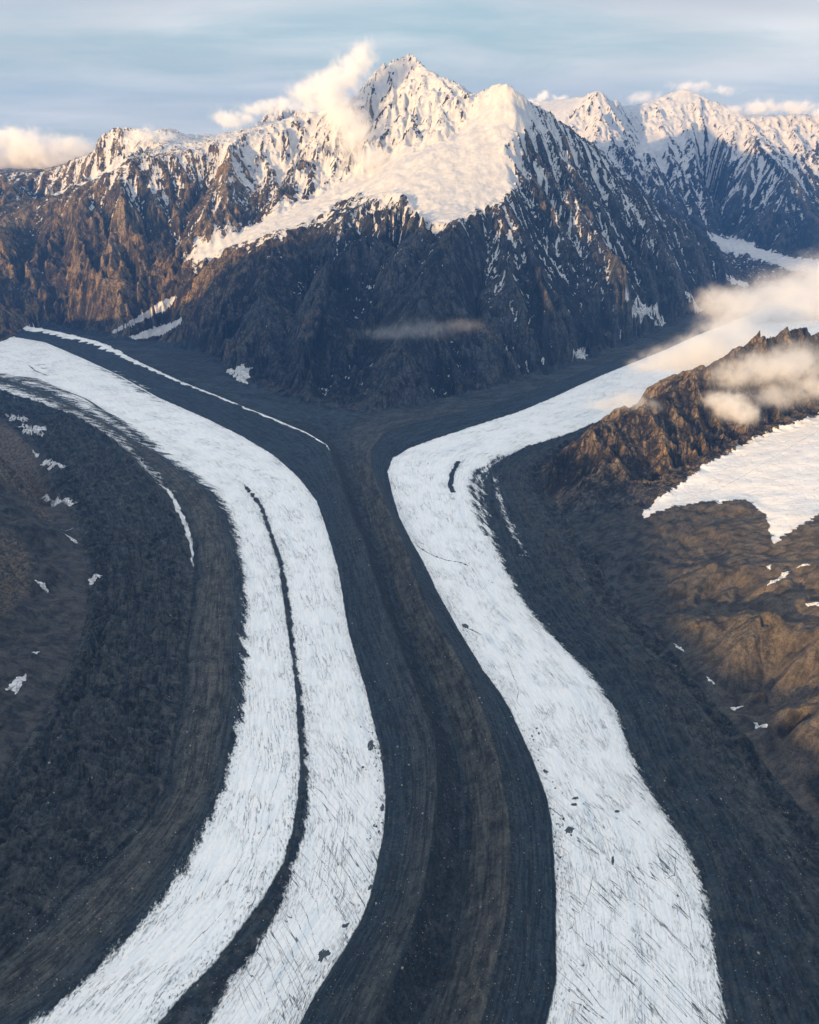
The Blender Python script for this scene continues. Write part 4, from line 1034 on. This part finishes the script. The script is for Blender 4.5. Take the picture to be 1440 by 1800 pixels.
def holes(n, path, spread, label, group):
    P = np.array(path, float)
    for _ in range(n):
        a = random.random() * (len(P) - 1); i = int(a); q = P[i] + (P[i + 1] - P[i]) * (a - i)
        x, y = q[0] + random.gauss(0, spread), q[1] + random.gauss(0, spread); r_ = random.uniform(1.2, 3.4)
        tag(patch('meltwater_pond', blob(x, y, r_, r_ * random.uniform(.5, 1), random.random() * 3, 7, .35), M_WATER, .6, .1, 2, 2), label, 'pond', group)
holes(30, [(925, 1275), (950, 1340), (968, 1400), (985, 1455), (990, 1520)], 9, 'tiny dark melt hole in the swarm along the left rim of the right glacier', 'tiny melt holes on the right glacier')
holes(26, [(640, 1260), (655, 1310), (662, 1370), (664, 1430), (655, 1480)], 7, 'tiny dark melt hole in the swarm along the right rim of the left glacier', 'tiny melt holes on the left glacier')

# boulders and rubble
def rock_mesh(seed, sub=1):
    r = random.Random(seed); bm = bmesh.new(); bmesh.ops.create_icosphere(bm, subdivisions=sub, radius=1)
    s = (r.uniform(.8, 1.3), r.uniform(.7, 1.1), r.uniform(.55, .85))
    for v in bm.verts:
        k = r.uniform(.75, 1.15); v.co = Vector((v.co.x * s[0] * k, v.co.y * s[1] * k, v.co.z * s[2] * k))
    me = bpy.data.meshes.new('boulder'); bm.to_mesh(me); bm.free(); me.materials.append(M_STONE); return me
cand = np.argwhere(vmask & (ice < -8) & (Y < 3200) & (Y > 780) & (np.abs(X) < Wd[:, None] * .86))
pick = cand[rng.choice(len(cand), 9000, replace=False)]
dens = (perlin(X[pick[:, 0], pick[:, 1]] / 60, Y[pick[:, 0], pick[:, 1]] / 60, 5) + rng.random(len(pick)) * 1.2) > .45
pick = pick[dens]
big = pick[:240]; rest = pick[240:]
BLAB = {6: ('pale boulder among the hummocks by the left hillside', 'boulders by the left hillside'), 7: ('pale boulder on the smooth brown band left of the white ice', 'boulders on the left brown band'),
        8: ('pale boulder on the thin dark stripe between the two ice lanes', 'boulders on the thin stripe'), 9: ('pale boulder on the wide blue-grey band right of the left glacier', 'boulders on the blue-grey band'),
        10: ('pale boulder in the trough or on the brown ridge between the glaciers', 'boulders on the middle ridge'), 11: ('pale boulder on the dark slope along the left rim of the right glacier', 'boulders on the right glacier flank'),
        12: ('pale boulder on the broad debris field right of the right glacier', 'boulders on the right debris field')}
RM = [rock_mesh(k) for k in range(6)]
for k, (i, j) in enumerate(big):
    o = bpy.data.objects.new('boulder', RM[k % 6]); C.objects.link(o)
    s = 1.3 + 2.4 * random.random() ** 2.5; o.scale = (s, s, s)
    o.location = (X[i, j], Y[i, j], Z[i, j] + s * .25); o.rotation_euler = (random.uniform(-.3, .3), random.uniform(-.3, .3), random.uniform(0, 6.28))
    bl_ = BLAB.get(int(LAB[i, j]), BLAB[10])
    tag(o, bl_[0], 'boulder', bl_[1])
base = np.array([(1, 0, 0), (0, 1, 0), (-1, 0, 0), (0, -1, 0), (0, 0, 1), (0, 0, -1)], float)
tri = np.array([(0, 1, 4), (1, 2, 4), (2, 3, 4), (3, 0, 4), (1, 0, 5), (2, 1, 5), (3, 2, 5), (0, 3, 5)])
n = len(rest); sc = .6 + 1.3 * rng.random(n) ** 3
vv = base[None] * rng.uniform(.6, 1.2, (n, 6, 1)) * sc[:, None, None]
ang = rng.random(n) * 6.28; ca, sa = np.cos(ang)[:, None], np.sin(ang)[:, None]
vx = vv[:, :, 0] * ca - vv[:, :, 1] * sa; vy = vv[:, :, 0] * sa + vv[:, :, 1] * ca
vv = np.stack([vx + X[rest[:, 0], rest[:, 1]][:, None], vy + Y[rest[:, 0], rest[:, 1]][:, None], vv[:, :, 2] * .7 + Z[rest[:, 0], rest[:, 1]][:, None] + .2], -1)
tt_ = (tri[None] + (np.arange(n) * 6)[:, None, None]).reshape(-1, 3)
o = raw_mesh('rubble', vv.reshape(-1, 3), tt_, M_STONE)
o.data.polygons.foreach_set('use_smooth', np.zeros(len(o.data.polygons), bool))
tag(o, 'scattered pale rubble all over the dark debris bands', 'rubble', None, 'stuff')

# ------------------------------------------------------------------ clouds
def cloud(label, blobs, density, scale=1.0, aniso=-.05, group='low clouds round the peaks', soft=.55, thr=.5, seed=0, color=(1, 1, 1)):
    """blobs: (px, py, Y, rx, ry) with radii in photo pixels"""
    B = []
    for x, y, Yd, rx, ry in blobs:
        p = PY(x, y, Yd); d = p[1] * CP - (p[2] - CAM_H) * SP; k = d / FPX
        B.append((Vector(p), rx * k, max(ry * k * 1.0, 1.0), (rx + ry) * .5 * k))
    cen = sum((b[0] for b in B), Vector()) / len(B)
    bm = bmesh.new()
    for p, rx, ry, rd in B:
        m = bmesh.ops.create_icosphere(bm, subdivisions=2, radius=1)
        for v in m['verts']: v.co = Vector((v.co.x * rx, v.co.y * rd, v.co.z * ry)) * 1.05 + (p - cen)
    me = bpy.data.meshes.new('cloud'); bm.to_mesh(me); bm.free()
    o = bpy.data.objects.new('cloud', me); C.objects.link(o); o.location = cen
    rm = o.modifiers.new('union', 'REMESH'); rm.mode = 'VOXEL'; rm.voxel_size = max(6.0, min(b[2] for b in B) * .22)
    m = bpy.data.materials.new('cloud_vapour'); m.use_nodes = True; t = NT(m.node_tree); t.n.clear()
    out = t.node('ShaderNodeOutputMaterial'); vol = t.node('ShaderNodeVolumePrincipled')
    p = pos(t)
    w1 = t.noise(p, 1 / (260 * scale), 5, .6, out=1)
    wp = t.vm('ADD', p, t.vm('MULTIPLY', t.vm('SUBTRACT', w1, (.5, .5, .5)), (230 * scale, 230 * scale, 170 * scale)))
    f = None
    for pc, rx, ry, rd in B:
        d = t.vm('LENGTH', t.vm('DIVIDE', t.vm('SUBTRACT', wp, tuple(pc)), (rx, rd, ry)))
        g = t.ss(d, 1.0, .0)
        f = g if f is None else t.m('ADD', t.m('MAXIMUM', f, g), t.m('MULTIPLY', t.m('MINIMUM', f, g), .3))
    nn = t.noise(p, 1 / (120 * scale), 8, .64, .3)
    dn = t.m('MULTIPLY', f, t.ss(t.m('ADD', nn, t.m('MULTIPLY', f, .26)), thr + .04, thr + .40))
    t.put(vol.inputs['Density'], t.m('MULTIPLY', dn, density))
    t.put(vol.inputs['Color'], color); t.put(vol.inputs['Anisotropy'], aniso)
    t.l.new(vol.outputs[0], out.inputs['Volume'])
    o.data.materials.append(m)
    return tag(o, label, 'cloud', group, 'thing')

cloud('tall sunlit plume of cloud rising left of the main summit', [(640, 95, 8150, 44, 44), (612, 130, 8100, 65, 54), (575, 160, 8050, 78, 54), (535, 165, 8100, 52, 33), (600, 200, 8000, 78, 54), (625, 245, 7850, 62, 65), (650, 280, 7700, 65, 39)], 0.01782)
cloud('smooth cap of cloud sitting on the small peak left of the plume', [(500, 184, 9700, 59, 19), (455, 190, 9700, 62, 18), (410, 208, 9700, 65, 23), (540, 195, 9700, 39, 23)], 0.02592)
cloud('grey wisp across the flat topped crag on the left skyline', [(255, 238, 8700, 49, 23), (292, 243, 8700, 33, 18), (225, 248, 8700, 26, 13)], 0.0216, .7)
cloud('cloud bank lying behind the skyline at the far left', [(-20, 275, 13500, 117, 58), (50, 262, 13500, 65, 58), (90, 270, 13500, 91, 52), (20, 240, 13500, 91, 20), (140, 262, 13500, 65, 31), (-80, 255, 13500, 78, 52)], 0.01944, 1.6)
cloud('small round cumulus peeping over the pale saddle', [(955, 170, 16800, 22, 14), (985, 174, 16800, 24, 10), (940, 180, 16800, 20, 10)], 0.0288, 1.2)
cloud('flat grey cloud behind the snow capped far peak', [(1215, 152, 15500, 70, 16), (1270, 158, 15500, 50, 12), (1130, 172, 15500, 60, 14)], 0.009504, 1.6)
cloud('pinkish cloud bank resting on the far jagged crest', [(1340, 190, 13350, 60, 22), (1400, 190, 13350, 60, 20), (1290, 196, 13350, 30, 14), (1460, 195, 13350, 60, 22)], 0.0216, 1.3)
cloud('bright cloud bank over the bend of the far right glacier', [(1460, 500, 7300, 120, 76), (1375, 522, 7100, 105, 60), (1300, 538, 6900, 84, 56), (1255, 532, 6900, 56, 44), (1280, 585, 6200, 84, 50), (1225, 605, 5800, 60, 26), (1480, 545, 7100, 110, 80)], .011, .9, thr=.40)
cloud('pale cloud drifting over the right glacier behind the brown ridge', [(1190, 632, 4750, 95, 34), (1250, 622, 4620, 105, 48), (1300, 640, 4350, 85, 44), (1340, 606, 4500, 70, 40), (1140, 642, 4800, 60, 18)], .012, .55, thr=.40)
cloud('grey cloud draped across the crest of the brown ridge', [(1350, 645, 3700, 120, 48), (1290, 660, 3660, 80, 36), (1405, 635, 3740, 85, 56), (1430, 680, 3650, 70, 40), (1365, 695, 3600, 80, 34)], .0105, .45, thr=.42)
cloud('round puff of cloud against the brown cliff', [(1285, 712, 3480, 52, 40), (1310, 728, 3460, 42, 30), (1258, 702, 3490, 36, 24)], .022, .28, thr=.40)
cloud('tiny puff of cloud at the toe of the brown ridge', [(1105, 704, 3560, 56, 24), (1066, 712, 3560, 54, 16), (1138, 716, 3540, 40, 24)], .014, .28, thr=.42)
cloud('faint veil of mist on the dark face of the central mountain', [(680, 586, 4700, 90, 20), (740, 578, 4700, 110, 28), (810, 572, 4750, 80, 20)], .0014, .4, thr=.42)

# ------------------------------------------------------------------ air
bm = bmesh.new(); bmesh.ops.create_cube(bm, size=1)
for v in bm.verts: v.co = Vector((v.co.x * 22000, v.co.y * 28000, v.co.z * 2950))
me = bpy.data.meshes.new('haze'); bm.to_mesh(me); bm.free()
o = bpy.data.objects.new('haze', me); C.objects.link(o); o.location = (400, 7000, 2950 / 2 - 150)
m = bpy.data.materials.new('thin_air'); m.use_nodes = True; t = NT(m.node_tree); t.n.clear()
out = t.node('ShaderNodeOutputMaterial'); vol = t.node('ShaderNodeVolumePrincipled')
vol.inputs['Color'].default_value = (.12, .37, 1.0, 1); vol.inputs['Density'].default_value = 2.1e-5; vol.inputs['Anisotropy'].default_value = .1
t.l.new(vol.outputs[0], out.inputs['Volume']); me.materials.append(m)
tag(o, 'thin blue haze filling the whole valley air', 'haze', None, 'stuff')
